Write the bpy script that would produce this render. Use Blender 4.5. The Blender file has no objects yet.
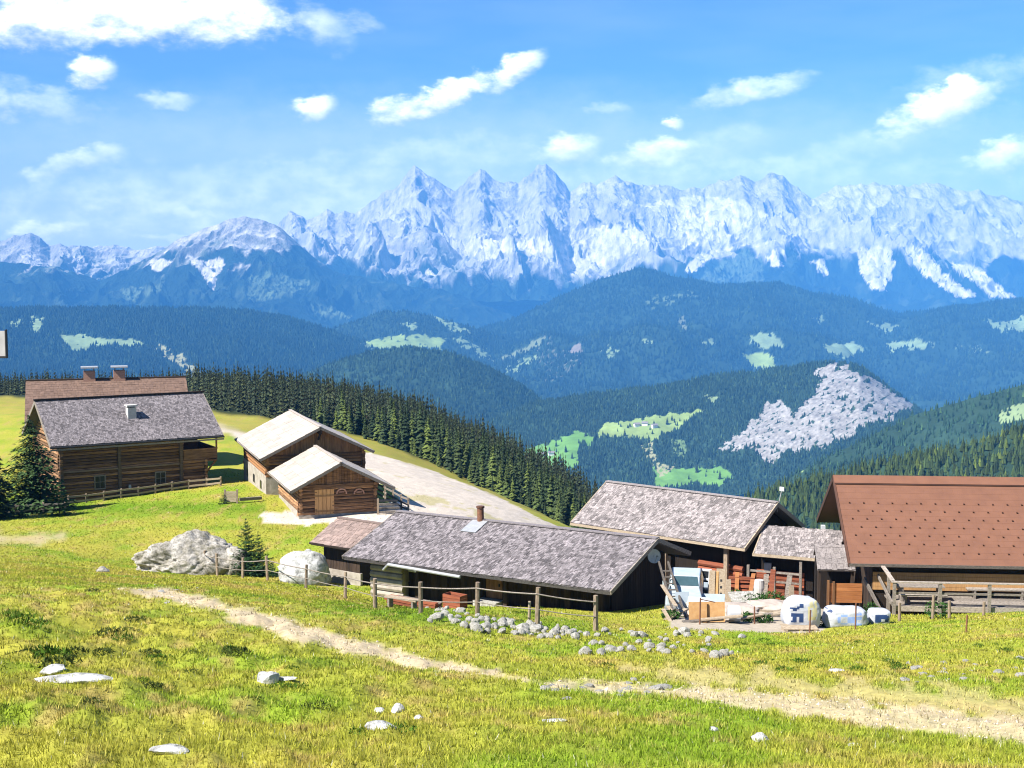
import bpy, math, random
import numpy as np
from mathutils import Vector, Matrix

random.seed(7)
RNG = np.random.default_rng(11)
SC = bpy.context.scene
COL = SC.collection

# ------------------------------------------------------------------ camera
F_PX, HOR = 1400.0, 258.0
TH = math.atan((384 - HOR) / F_PX)
CT, ST = math.cos(TH), math.sin(TH)


def ray(px, py):
    """direction with y = 1 for a point of the photograph"""
    X = (np.asarray(px, float) - 512) / F_PX
    U = (384 - np.asarray(py, float)) / F_PX
    y = CT + U * ST
    z = -ST + U * CT
    return X / y, z / y


def P(px, py, d):
    a, b = ray(px, py)
    return Vector((float(a) * d, d, float(b) * d))


def project(x, y, z):
    d = y * CT - z * ST
    u = y * ST + z * CT
    return 512 + F_PX * x / d, 384 - F_PX * u / d


cam_d = bpy.data.cameras.new("camera")
cam = bpy.data.objects.new("camera", cam_d)
COL.objects.link(cam)
cam.location = (0, 0, 0)
cam.rotation_euler = (math.pi / 2 - TH, 0, 0)
cam_d.sensor_width = 36
cam_d.lens = 36 * F_PX / 1024
cam_d.clip_start = 0.1
cam_d.clip_end = 60000
SC.camera = cam

# ------------------------------------------------------------------ render
SC.render.engine = 'CYCLES'
SC.cycles.use_denoising = True
SC.cycles.filter_width = 1.1
SC.cycles.adaptive_threshold = .006
SC.cycles.max_bounces = 5
SC.cycles.diffuse_bounces = 2
SC.cycles.glossy_bounces = 2
SC.cycles.transmission_bounces = 2
SC.cycles.volume_bounces = 0
SC.cycles.transparent_max_bounces = 4
SC.view_settings.view_transform = 'Standard'
SC.view_settings.look = 'None'
SC.view_settings.exposure = 1.45
SC.view_settings.gamma = 1
SC.view_settings.use_curve_mapping = False


# ------------------------------------------------------------------ noise
def _h(ix, iy, s):
    n = (ix * 374761393 + iy * 668265263 + s * 974634777) & 0xFFFFFFFF
    n = ((n ^ (n >> 13)) * 1274126177) & 0xFFFFFFFF
    n = (n ^ (n >> 16)) & 0xFFFFFFFF
    return n


def gnoise(x, y, s=0):
    x = np.asarray(x, float); y = np.asarray(y, float)
    x0 = np.floor(x).astype(np.int64); y0 = np.floor(y).astype(np.int64)
    fx, fy = x - x0, y - y0
    u = fx * fx * fx * (fx * (fx * 6 - 15) + 10); v = fy * fy * fy * (fy * (fy * 6 - 15) + 10)

    def g(ix, iy, dx, dy):
        a = _h(ix, iy, s) * (2 * math.pi / 4294967296.0)
        return np.cos(a) * dx + np.sin(a) * dy
    n00 = g(x0, y0, fx, fy); n10 = g(x0 + 1, y0, fx - 1, fy)
    n01 = g(x0, y0 + 1, fx, fy - 1); n11 = g(x0 + 1, y0 + 1, fx - 1, fy - 1)
    a = n00 + u * (n10 - n00); b = n01 + u * (n11 - n01)
    return (a + v * (b - a)) * 1.5


def fbm(x, y, o=4, s=0, g=.5, l=2.03):
    t = 0; a = 1.0; n = 0
    for i in range(o):
        t = t + a * gnoise(x, y, s + i * 17); n += a
        a *= g; x = np.asarray(x) * l + 3.1; y = np.asarray(y) * l + 1.7
    return t / n


def ridged(x, y, o=5, s=0, g=.5, l=2.1):
    t = 0; a = 1.0; n = 0; w = 1.0
    for i in range(o):
        r = 1 - np.abs(gnoise(x, y, s + i * 13)) * 1.6
        r = np.clip(r, 0, 1) ** 2
        t = t + a * r * w; n += a
        w = np.clip(r * 1.6, 0, 1)
        a *= g; x = np.asarray(x) * l + 5.2; y = np.asarray(y) * l + 2.3
    return t / n


def sstep(a, b, x):
    t = np.clip((x - a) / (b - a), 0, 1)
    return t * t * (3 - 2 * t)


def in_poly(px, py, poly):
    r = np.zeros(np.shape(px), bool)
    n = len(poly)
    for i in range(n):
        x1, y1 = poly[i]; x2, y2 = poly[(i + 1) % n]
        c = ((y1 > py) != (y2 > py)) & (px < (x2 - x1) * (py - y1) / (y2 - y1 + 1e-9) + x1)
        r ^= c
    return r


def line_dist(px, py, pts):
    """distance to a polyline of (x, y, halfwidth) minus the half width, y counted double"""
    best = np.full(np.shape(px), 1e9)
    for (x1, y1, w1), (x2, y2, w2) in zip(pts[:-1], pts[1:]):
        dx, dy = x2 - x1, y2 - y1
        t = np.clip(((px - x1) * dx + (py - y1) * dy) / (dx * dx + dy * dy), 0, 1)
        d = np.hypot(px - x1 - t * dx, py - y1 - t * dy) - (w1 + (w2 - w1) * t)
        best = np.minimum(best, d)
    return best


# ------------------------------------------------------------------ tags, meshes
def tag(o, label=None, cat=None, group=None, kind=None):
    if label: o['label'] = label
    if cat: o['category'] = cat
    if group: o['group'] = group
    if kind: o['kind'] = kind
    return o


def thing(name, label, cat, loc=(0, 0, 0), rz=0, group=None):
    o = bpy.data.objects.new(name, None)
    COL.objects.link(o)
    o.location = loc
    o.rotation_euler = (0, 0, rz)
    return tag(o, label, cat, group)


def link(name, me, mat=None, parent=None, loc=None):
    o = bpy.data.objects.new(name, me)
    COL.objects.link(o)
    if mat: me.materials.append(mat)
    if parent: o.parent = parent
    if loc is not None: o.location = loc
    return o


def np_mesh(name, V, Fc, col=None, smooth=False):
    """V (n,3), Fc (m,k) int; col (n,3) or (n,4)"""
    me = bpy.data.meshes.new(name)
    V = np.asarray(V, np.float32); Fc = np.asarray(Fc, np.int32)
    m, k = Fc.shape
    me.vertices.add(len(V)); me.vertices.foreach_set('co', V.ravel())
    me.loops.add(m * k); me.loops.foreach_set('vertex_index', Fc.ravel())
    me.polygons.add(m)
    me.polygons.foreach_set('loop_start', np.arange(0, m * k, k, dtype=np.int32))
    if smooth: me.polygons.foreach_set('use_smooth', np.ones(m, bool))
    else: me.polygons.foreach_set('use_smooth', np.zeros(m, bool))
    me.update(calc_edges=True)
    if col is not None:
        c = np.ones((len(V), 4), np.float32)
        c[:, :col.shape[1]] = col
        a = me.color_attributes.new('tint', 'FLOAT_COLOR', 'POINT')
        a.data.foreach_set('color', c.ravel())
    return me


class MB:
    """collects boxes, bars, tubes into one mesh with a tone per vertex"""

    def __init__(s):
        s.v = []; s.f = []; s.t = []

    def add(s, vs, fs, tone=1.0):
        b = len(s.v)
        s.v.extend([tuple(p) for p in vs]); s.t.extend([tone] * len(vs))
        s.f.extend([tuple(i + b for i in q) for q in fs])
        return s

    def obox(s, c, ex, ey, ez, tone=1.0, taper=1.0):
        c, ex, ey, ez = Vector(c), Vector(ex), Vector(ey), Vector(ez)
        vs = []
        for k in (-1, 1):
            q = 1.0 if k < 0 else taper
            for i, j in ((-1, -1), (1, -1), (1, 1), (-1, 1)):
                vs.append(c + ex * i * q + ey * j * q + ez * k)
        return s.add(vs, [(3, 2, 1, 0), (4, 5, 6, 7), (0, 1, 5, 4), (1, 2, 6, 5), (2, 3, 7, 6), (3, 0, 4, 7)], tone)

    def box(s, x0, x1, y0, y1, z0, z1, tone=1.0):
        return s.obox(((x0 + x1) / 2, (y0 + y1) / 2, (z0 + z1) / 2), ((x1 - x0) / 2, 0, 0), (0, (y1 - y0) / 2, 0), (0, 0, (z1 - z0) / 2), tone)

    def bar(s, p, q, w, h, tone=1.0):
        p, q = Vector(p), Vector(q)
        d = q - p
        side = d.cross(Vector((0, 0, 1)))
        if side.length < 1e-5: side = Vector((1, 0, 0))
        side.normalize()
        up = side.cross(d).normalized()
        return s.obox((p + q) / 2, d / 2, side * w / 2, up * h / 2, tone)

    def tube(s, p, q, r0, r1=None, n=8, tone=1.0, cap=True, jit=0):
        r1 = r0 if r1 is None else r1
        p, q = Vector(p), Vector(q)
        d = (q - p).normalized()
        a = d.cross(Vector((0, 0, 1)))
        if a.length < 1e-4: a = Vector((1, 0, 0))
        a.normalize(); b = d.cross(a)
        vs = []
        for c, r in ((p, r0), (q, r1)):
            for i in range(n):
                t = 2 * math.pi * i / n
                rr = r * (1 + random.uniform(-jit, jit))
                vs.append(c + (a * math.cos(t) + b * math.sin(t)) * rr)
        fs = [(i, (i + 1) % n, n + (i + 1) % n, n + i) for i in range(n)]
        if cap: fs += [tuple(range(n - 1, -1, -1)), tuple(range(n, 2 * n))]
        return s.add(vs, fs, tone)

    def prism(s, poly, y0, y1, tone=1.0):
        """poly of (x, z) extruded along y"""
        n = len(poly)
        vs = [(x, y0, z) for x, z in poly] + [(x, y1, z) for x, z in poly]
        fs = [(i, (i + 1) % n, n + (i + 1) % n, n + i) for i in range(n)] + [tuple(range(n - 1, -1, -1)), tuple(range(n, 2 * n))]
        return s.add(vs, fs, tone)

    def prismx(s, poly, x0, x1, tone=1.0):
        n = len(poly)
        vs = [(x0, y, z) for y, z in poly] + [(x1, y, z) for y, z in poly]
        fs = [(i, (i + 1) % n, n + (i + 1) % n, n + i) for i in range(n)] + [tuple(range(n - 1, -1, -1)), tuple(range(n, 2 * n))]
        return s.add(vs, fs, tone)

    def mesh(s, name):
        me = bpy.data.meshes.new(name)
        me.from_pydata(s.v, [], s.f)
        a = me.color_attributes.new('tint', 'FLOAT_COLOR', 'POINT')
        c = np.ones((len(s.v), 4), np.float32)
        c[:, :3] = np.asarray(s.t, np.float32)[:, None]
        a.data.foreach_set('color', c.ravel())
        me.update()
        return me

    def build(s, name, mat, parent=None, loc=None):
        return link(name, s.mesh(name), mat, parent, loc)


# ------------------------------------------------------------------ materials
def nodes(name):
    m = bpy.data.materials.new(name)
    m.use_nodes = True
    nt = m.node_tree
    b = nt.nodes['Principled BSDF']
    return m, nt, b


def noise_tex(nt, scale, detail=4, rough=.6, stretch=None, dim=None):
    tc = nt.nodes.new('ShaderNodeTexCoord')
    src = tc.outputs['Object']
    if stretch:
        mp = nt.nodes.new('ShaderNodeMapping')
        mp.inputs['Scale'].default_value = stretch
        nt.links.new(src, mp.inputs['Vector']); src = mp.outputs['Vector']
    n = nt.nodes.new('ShaderNodeTexNoise')
    n.inputs['Scale'].default_value = scale
    n.inputs['Detail'].default_value = detail
    n.inputs['Roughness'].default_value = rough
    nt.links.new(src, n.inputs['Vector'])
    return n.outputs['Fac']


def ramp(nt, fac, stops):
    r = nt.nodes.new('ShaderNodeValToRGB')
    el = r.color_ramp.elements
    while len(el) < len(stops): el.new(.5)
    for e, (p, c) in zip(el, stops):
        e.position = p; e.color = (*c, 1) if len(c) == 3 else c
    nt.links.new(fac, r.inputs['Fac'])
    return r.outputs['Color']


def mult(nt, a, b, fac=1.0, mode='MULTIPLY'):
    m = nt.nodes.new('ShaderNodeMix')
    m.data_type = 'RGBA'; m.blend_type = mode
    m.inputs['Factor'].default_value = fac
    nt.links.new(a, m.inputs['A'])
    if hasattr(b, 'is_output'): nt.links.new(b, m.inputs['B'])
    else: m.inputs['B'].default_value = (*b, 1)
    return m.outputs['Result']


def tint(nt):
    a = nt.nodes.new('ShaderNodeAttribute'); a.attribute_name = 'tint'
    return a.outputs['Color']


def bump(nt, b, h, strength=.4, dist=.02):
    n = nt.nodes.new('ShaderNodeBump')
    n.inputs['Strength'].default_value = strength
    n.inputs['Distance'].default_value = dist
    nt.links.new(h, n.inputs['Height']); nt.links.new(n.outputs['Normal'], b.inputs['Normal'])


def surf(name, c1, c2, scale=4, rough=.8, stretch=None, use_tint=True, bmp=.3, bd=.02, detail=5, lo=.3, hi=.7, spec=.3, metal=0):
    """two-tone noise material, multiplied by the tone stored in the mesh"""
    m, nt, b = nodes(name)
    f = noise_tex(nt, scale, detail, .65, stretch)
    c = ramp(nt, f, [(lo, c1), (hi, c2)])
    if use_tint: c = mult(nt, c, tint(nt))
    nt.links.new(c, b.inputs['Base Color'])
    b.inputs['Roughness'].default_value = rough
    b.inputs['Metallic'].default_value = metal
    b.inputs['Specular IOR Level'].default_value = spec
    if bmp: bump(nt, b, f, bmp, bd)
    return m


M = {}
M['log'] = surf('dark_log', (.040, .019, .009), (.37, .20, .095), 3, .85, (.5, .5, 9), bmp=.5)
M['log_grey'] = surf('grey_log', (.08, .055, .04), (.28, .19, .12), 3, .85, (.5, .5, 9), bmp=.5)
M['plank_brown'] = surf('brown_plank', (.13, .06, .024), (.33, .165, .07), 3, .8, (9, 9, .6), bmp=.3)
M['plank_dark'] = surf('dark_plank', (.018, .012, .009), (.06, .038, .024), 3, .9, (9, 9, .6), bmp=.3)
M['plank_red'] = surf('red_plank', (.13, .035, .018), (.30, .09, .04), 3, .8, (.6, 9, 9), bmp=.3)
M['plank_orange'] = surf('orange_plank', (.24, .085, .025), (.36, .15, .05), 3, .7, (.6, 6, 6), bmp=.2)
M['plank_new'] = surf('new_plank', (.26, .135, .05), (.42, .24, .10), 3, .7, (8, 8, .7), bmp=.2)
M['ply'] = surf('plywood', (.36, .19, .07), (.46, .28, .12), 3, .7, (2, 2, 2), bmp=.1)
M['grey_wood'] = surf('grey_wood', (.10, .085, .07), (.28, .24, .20), 5, .85, (2, 2, 5), bmp=.4)
M['post_wood'] = surf('post_wood', (.12, .085, .055), (.32, .25, .18), 6, .85, (5, 5, 1), bmp=.4)
M['pale_wood'] = surf('pale_wood', (.20, .15, .10), (.38, .31, .22), 5, .8, (2, 2, 5), bmp=.3)
M['shingle'] = surf('wood_shingle', (.085, .075, .078), (.22, .196, .20), 7, .8, (2, 2, 2), bmp=.4)
M['shingle_pale'] = surf('pale_shingle', (.125, .108, .105), (.29, .258, .248), 7, .8, (2, 2, 2), bmp=.4)
M['shingle_red'] = surf('red_shingle', (.15, .108, .092), (.27, .20, .172), 7, .8, (2, 2, 2), bmp=.4)
M['roof_white'] = surf('pale_sheet_roof', (.31, .265, .22), (.41, .36, .31), 2.2, .6, (1, 1, 1), bmp=.1, lo=.25, hi=.75)
M['roof_brown'] = surf('brown_metal_roof', (.135, .062, .037), (.170, .079, .047), 1.5, .6, (1, 1, 1), bmp=0)
M['roof_brown2'] = surf('brown_tile_roof', (.110, .068, .048), (.165, .105, .076), 4, .7, (1, 1, 1), bmp=.2)
M['white_wash'] = surf('whitewashed_stone', (.22, .19, .15), (.40, .36, .31), 2.5, .9, (1, 1, 1), bmp=.6, bd=.05)
M['white_paint'] = surf('white_paint', (.36, .37, .38), (.48, .49, .50), 3, .45, (1, 1, 1), bmp=0)
M['white_car'] = surf('white_car_paint', (.30, .36, .39), (.40, .45, .48), 3, .3, (1, 1, 1), bmp=0, spec=.5)
M['glass'] = surf('dark_glass', (.03, .06, .07), (.05, .09, .10), 2, .1, (1, 1, 1), bmp=0, spec=.6)
M['window_dark'] = surf('dark_window', (.010, .011, .012), (.02, .022, .025), 2, .3, (1, 1, 1), bmp=0, spec=.25)
M['metal_grey'] = surf('grey_metal', (.28, .29, .30), (.38, .39, .40), 6, .45, (1, 1, 1), bmp=0, metal=.3)
M['rust'] = surf('rusty_metal', (.10, .045, .025), (.20, .09, .05), 9, .7, (1, 1, 1), bmp=.1)
M['black'] = surf('black_rubber', (.012, .012, .013), (.03, .03, .03), 9, .7, (1, 1, 1), bmp=0)
M['orange'] = surf('orange_paint', (.26, .06, .018), (.40, .11, .04), 6, .5, (1, 1, 1), bmp=0)
M['tarp'] = surf('pale_tarp', (.28, .23, .19), (.42, .36, .31), 2, .7, (1, 1, 1), bmp=.5, bd=.08)
M['bag'] = surf('white_bag', (.30, .32, .36), (.42, .43, .46), 3, .6, (1, 1, 1), bmp=.6, bd=.06)
M['blue_print'] = surf('dark_blue_print', (.01, .025, .08), (.02, .05, .14), 3, .6, (1, 1, 1), bmp=0)
M['light_blue'] = surf('light_blue_print', (.16, .24, .50), (.24, .34, .62), 3, .6, (1, 1, 1), bmp=0)
M['yellow_print'] = surf('pale_yellow_print', (.42, .39, .20), (.50, .46, .28), 3, .6, (1, 1, 1), bmp=0)
M['brick'] = surf('chimney_brick', (.22, .11, .07), (.40, .24, .17), 9, .85, (1, 1, 3), bmp=.3)
M['plaster'] = surf('white_plaster', (.34, .32, .30), (.46, .44, .42), 5, .9, (1, 1, 1), bmp=.2)


def rock_mat(name, c1, c2, c3, sc=1.3):
    m, nt, b = nodes(name)
    f = noise_tex(nt, sc, 8, .68)
    g = noise_tex(nt, sc * 5, 6, .7)
    c = ramp(nt, f, [(.32, c1), (.48, c2), (.66, c3)])
    k = ramp(nt, g, [(.34, (.18, .18, .17)), (.50, (1, 1, 1)), (.7, (1.2, 1.2, 1.2))])
    c = mult(nt, c, k, .75)
    nt.links.new(c, b.inputs['Base Color'])
    b.inputs['Roughness'].default_value = .9
    b.inputs['Specular IOR Level'].default_value = .2
    bump(nt, b, g, .7, .08)
    return m


M['boulder'] = rock_mat('lichen_boulder', (.10, .095, .045), (.28, .258, .22), (.42, .40, .36), 2.2)
M['boulder_white'] = rock_mat('white_boulder', (.20, .20, .175), (.40, .40, .385), (.50, .50, .49), 1.2)
M['stone'] = rock_mat('field_stone', (.15, .146, .115), (.35, .338, .30), (.50, .485, .45), 5)


def col_mat(name, var=.35, scale=1.0, rough=.95, bmp=0.0, bd=1.0, detail=6):
    """albedo from the vertex colours of the terrain, broken up by fine noise"""
    m, nt, b = nodes(name)
    f = noise_tex(nt, scale, detail, .7)
    k = ramp(nt, f, [(.25, (1 - var,) * 3), (.75, (1 + var * .6,) * 3)])
    c = mult(nt, tint(nt), k)
    nt.links.new(c, b.inputs['Base Color'])
    b.inputs['Roughness'].default_value = rough
    b.inputs['Specular IOR Level'].default_value = .1
    if bmp: bump(nt, b, f, bmp, bd)
    return m


def leaf_mat(name, var=.3, trans=.25, rnd=True):
    m, nt, b = nodes(name)
    c = tint(nt)
    if rnd:
        oi = nt.nodes.new('ShaderNodeObjectInfo')
        k = ramp(nt, oi.outputs['Random'], [(0, (.80, .84, .80)), (.7, (1.05, 1.05, .95)), (1, (1.4, 1.35, 1.0))])
        c = mult(nt, c, k)
    nt.links.new(c, b.inputs['Base Color'])
    b.inputs['Roughness'].default_value = .8
    b.inputs['Specular IOR Level'].default_value = .1
    if trans:
        t = nt.nodes.new('ShaderNodeBsdfTranslucent')
        nt.links.new(c, t.inputs['Color'])
        mx = nt.nodes.new('ShaderNodeMixShader'); mx.inputs[0].default_value = trans
        out = nt.nodes['Material Output']
        nt.links.new(b.outputs[0], mx.inputs[1]); nt.links.new(t.outputs[0], mx.inputs[2])
        nt.links.new(mx.outputs[0], out.inputs['Surface'])
    return m


M['needles'] = leaf_mat('spruce_needles', trans=.1)
M['needles_far'] = leaf_mat('far_needles', trans=0, rnd=False)
M['grass'] = leaf_mat('grass_blades', trans=.3, rnd=False)
M['ground'] = col_mat('meadow_ground', .4, 6, bmp=.4, bd=.05)
M['hill'] = col_mat('hill_ground', .35, .02, bmp=.5, bd=8)
M['mountain'] = col_mat('mountain_rock', .34, .006, bmp=1.0, bd=60, detail=13)
_nt = M['mountain'].node_tree
_b = _nt.nodes['Principled BSDF']
_src = _b.inputs['Base Color'].links[0].from_socket
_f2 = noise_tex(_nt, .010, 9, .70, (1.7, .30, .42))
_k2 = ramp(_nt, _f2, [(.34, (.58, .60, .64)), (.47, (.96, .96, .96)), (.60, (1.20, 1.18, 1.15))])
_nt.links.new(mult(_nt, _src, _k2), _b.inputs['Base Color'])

# ------------------------------------------------------------------ light
SUN = Vector((-.80, -.48, 1.02)).normalized()
sun_d = bpy.data.lights.new("sun", 'SUN')
sun = bpy.data.objects.new("sun", sun_d)
COL.objects.link(sun)
sun_d.energy = 4.6
sun_d.angle = math.radians(.5)
sun_d.color = (1, .955, .89)
sun.rotation_euler = SUN.to_track_quat('Z', 'Y').to_euler()

W = bpy.data.worlds.new("World")
SC.world = W
W.use_nodes = True
wt = W.node_tree
bg = wt.nodes['Background']
sky = wt.nodes.new('ShaderNodeTexSky')
sky.sky_type = 'NISHITA'
sky.sun_disc = False
sky.sun_elevation = math.asin(SUN.z)
sky.sun_rotation = math.atan2(SUN.x, SUN.y)
sky.altitude = 1800
sky.air_density = 1.0
sky.dust_density = .4
sky.ozone_density = 2.0
bg.inputs['Strength'].default_value = .075

CLOUDS_AND_GLOW = [(512, 240, 1700, 190, 0, .78),   # px, py, rx, ry, tilt, strength; first row paints in horizon brightening
    (90, 72, 34, 21, 18, 1.0), (316, 108, 28, 18, 10, 1.0),
    (410, 107, 62, 20, 12, 1.0), (455, 92, 70, 18, 22, 1.0), (510, 73, 52, 20, 28, 1.0),
    (170, 99, 32, 10, 0, .62), (80, 160, 58, 15, 14, .72),
    (130, 14, 190, 40, 0, .95), (230, 10, 70, 30, 0, 1.0), (30, 25, 90, 34, 0, .8), (320, 28, 42, 24, -25, .55), (365, 22, 25, 12, -20, .4),
    (750, 90, 86, 17, 9, .66), (935, 110, 78, 26, 21, 1.0), (960, 96, 36, 22, 20, .9), (1010, 156, 50, 24, 14, 1.0),
    (568, 150, 44, 25, 5, .95), (652, 153, 58, 21, 8, 1.0), (670, 121, 18, 9, 0, .9), (612, 108, 25, 8, 0, .4),
    (45, 230, 58, 12, 4, .9), (20, 236, 40, 10, 0, .85), (165, 239, 34, 9, 4, .8), (40, 104, 75, 17, -4, .6), (0, 95, 40, 24, 0, .55), (860, 150, 150, 22, 14, .34), (1000, 75, 110, 22, 6, .36), (725, 145, 60, 24, 10, .36),
    (250, 190, 260, 34, 2, .55), (430, 165, 190, 32, 4, .5), (330, 215, 300, 30, 2, .62), (800, 180, 300, 26, 0, .55), (100, 225, 200, 24, 0, .5), (620, 176, 110, 22, 0, .4), (120, 200, 160, 20, 0, .4), (200, 215, 30, 8, 0, .6),
]


def wn(t, op=None, *ins):
    n = wt.nodes.new(t)
    if op: n.operation = op
    for i, v in enumerate(ins):
        if v is None: continue
        if hasattr(v, 'is_output'): wt.links.new(v, n.inputs[i])
        else: n.inputs[i].default_value = v
    return n


geo = wn('ShaderNodeTexCoord')
D0 = geo.outputs['Generated']
nz = wn('ShaderNodeTexNoise')
nz.inputs['Scale'].default_value = 44; nz.inputs['Detail'].default_value = 9; nz.inputs['Roughness'].default_value = .6
mpw = wn('ShaderNodeMapping'); mpw.inputs['Scale'].default_value = (1, 1, 1.9)
wt.links.new(D0, mpw.inputs['Vector']); wt.links.new(mpw.outputs[0], nz.inputs['Vector'])
nz2 = wn('ShaderNodeTexNoise')
nz2.inputs['Scale'].default_value = 9; nz2.inputs['Detail'].default_value = 5
mpw2 = wn('ShaderNodeMapping'); mpw2.inputs['Scale'].default_value = (1, 1, 5); mpw2.inputs['Rotation'].default_value = (0, .12, 0)
wt.links.new(D0, mpw2.inputs['Vector']); wt.links.new(mpw2.outputs[0], nz2.inputs['Vector'])
wsub = wn('ShaderNodeVectorMath', 'SUBTRACT', nz.outputs['Color'], (.5, .5, .5))
wscl = wn('ShaderNodeVectorMath', 'SCALE', wsub.outputs[0]); wscl.inputs['Scale'].default_value = .022
DW = wn('ShaderNodeVectorMath', 'ADD', D0, wscl.outputs[0]).outputs[0]
nfac = wn('ShaderNodeMath', 'MULTIPLY_ADD', nz.outputs['Fac'], 2.0, -1.0).outputs[0]
layers = []
for (px, py, rx, ry, tl, k) in CLOUDS_AND_GLOW:
    if k < .63 and rx < 1000: k *= .72
    a, b = ray(px, py)
    c = Vector((float(a), 1, float(b))).normalized()
    right = Vector((c.y, -c.x, 0)).normalized()
    up = right.cross(c).normalized()
    tr = math.radians(tl)
    rx, ry = (rx * .86, ry * .86) if k > .6 else (rx, ry)
    e1 = (right * math.cos(tr) + up * math.sin(tr)) * (F_PX / rx)
    e2 = (up * math.cos(tr) - right * math.sin(tr)) * (F_PX / ry)
    d1 = wn('ShaderNodeVectorMath', 'DOT_PRODUCT', DW, tuple(e1)).outputs['Value']
    d2 = wn('ShaderNodeVectorMath', 'DOT_PRODUCT', DW, tuple(e2)).outputs['Value']
    s1 = wn('ShaderNodeMath', 'MULTIPLY', d1, d1).outputs[0]
    s2 = wn('ShaderNodeMath', 'MULTIPLY_ADD', d2, d2, s1).outputs[0]
    f = wn('ShaderNodeMath', 'SUBTRACT', 1.0, s2).outputs[0]
    f = wn('ShaderNodeMath', 'MULTIPLY_ADD', nfac, .06 if rx > 1000 else 1.0, f).outputs[0]
    n = wn('ShaderNodeMapRange'); n.interpolation_type = 'SMOOTHSTEP'
    wt.links.new(f, n.inputs['Value'])
    n.inputs['From Min'].default_value = 0.0; n.inputs['From Max'].default_value = 1.25 if k > .7 else 1.6
    n.inputs['To Min'].default_value = 0; n.inputs['To Max'].default_value = k
    bq = wn('ShaderNodeMath', 'MULTIPLY_ADD', nfac, .9, d2).outputs[0]  # shading painted into the cloud colour: greyer bases, brighter tops
    br_ = wn('ShaderNodeMapRange'); wt.links.new(bq, br_.inputs['Value'])
    br_.inputs['From Min'].default_value = -.9; br_.inputs['From Max'].default_value = .45
    br_.inputs['To Min'].default_value = 6.0 if rx < 1000 else 9; br_.inputs['To Max'].default_value = 15 if rx < 1000 else 9
    cc_ = wn('ShaderNodeVectorMath', 'SCALE', (1.0, .985, 1.02)); wt.links.new(br_.outputs[0], cc_.inputs['Scale'])
    layers.append((n.outputs[0], cc_.outputs[0]))
# thin high veil
veil = wn('ShaderNodeMapRange')
wt.links.new(nz2.outputs['Fac'], veil.inputs['Value'])
veil.inputs['From Min'].default_value = .42; veil.inputs['From Max'].default_value = .8
veil.inputs['To Min'].default_value = 0; veil.inputs['To Max'].default_value = .06
skyc = wn('ShaderNodeMix'); skyc.data_type = 'RGBA'; skyc.blend_type = 'MULTIPLY'; skyc.inputs['Factor'].default_value = 1
wt.links.new(sky.outputs[0], skyc.inputs['A']); skyc.inputs['B'].default_value = (.40, .60, .82, 1)
last = skyc.outputs['Result']
layers.insert(1, (veil.outputs[0], None))
for fac, colr in layers:
    mix = wn('ShaderNodeMix'); mix.data_type = 'RGBA'
    wt.links.new(fac, mix.inputs['Factor']); wt.links.new(last, mix.inputs['A'])
    if colr is None: mix.inputs['B'].default_value = (10, 10, 10, 1)
    else: wt.links.new(colr, mix.inputs['B'])
    last = mix.outputs['Result']
wt.links.new(last, bg.inputs['Color'])

# ------------------------------------------------------------------ near ground
CP = [  # px, py, distance
    (-500, 790, 9), (0, 768, 10.5), (512, 768, 11), (1024, 768, 12), (1500, 780, 12),
    (0, 1000, 4.6), (512, 1000, 4.8), (1024, 1000, 5), (-500, 1000, 4.5), (1500, 1000, 5),
    (0, 690, 16), (300, 690, 18), (512, 690, 19), (760, 690, 20.5), (1024, 700, 20), (-500, 700, 15), (1500, 720, 20),
    (-500, 630, 25), (0, 625, 26), (256, 625, 29), (512, 652, 28), (768, 660, 29), (1024, 650, 32), (1500, 660, 32),
    (-500, 585, 48), (0, 582, 48), (150, 587, 52), (218, 577, 66), (306, 587, 63), (345, 599, 60), (375, 609, 53), (421, 614, 50), (477, 617, 46),
    (536, 626, 43), (596, 632, 43), (700, 632, 46), (800, 630, 48), (900, 623, 49), (1024, 614, 50), (1200, 606, 50), (1500, 600, 50),
    (345, 592, 64), (480, 604, 61), (545, 607, 59), (610, 611, 57), (690, 607, 57), (740, 598, 62), (860, 613, 56), (1024, 613, 56), (1300, 610, 56),
    (190, 575, 72), (306, 585, 66), (250, 577, 70), (60, 500, 112), (200, 498, 107), (100, 530, 90), (0, 540, 84), (0, 505, 108), (-400, 505, 105), (-400, 540, 82),
    (0, 562, 64), (250, 545, 84), (300, 520, 98), (395, 516, 98), (270, 501, 104), (240, 480, 117), (240, 440, 155), (100, 420, 170), (15, 402, 230), (-400, 400, 230),
    (345, 545, 82), (400, 512, 103), (480, 517, 118), (545, 524, 140), (450, 487, 150), (375, 465, 165), (420, 473, 185), (500, 502, 165),
    (210, 424, 250), (290, 424, 265), (370, 442, 250), (450, 474, 235), (545, 517, 205), (600, 545, 190), (660, 575, 170),
    (205, 404, 450), (300, 416, 450), (400, 428, 450), (500, 480, 400), (590, 522, 360), (650, 560, 330), (-400, 400, 450), (0, 402, 450),
    (520, 590, 75), (620, 610, 75), (700, 620, 80), (800, 625, 72), (900, 640, 72), (1024, 650, 75), (1300, 650, 75),
    (800, 700, 120), (1000, 700, 120), (1400, 700, 120), (800, 760, 260), (1100, 760, 260), (1500, 760, 260), (800, 800, 450), (1200, 800, 450), (1500, 800, 450),
]
_a, _b = ray([c[0] for c in CP], [c[1] for c in CP])
_d = np.array([c[2] for c in CP], float)
_U = np.stack([_a * 2.2, np.log(_d)], 1)


def _k(r2):
    return .5 * r2 * np.log(r2 + 1e-12)


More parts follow.
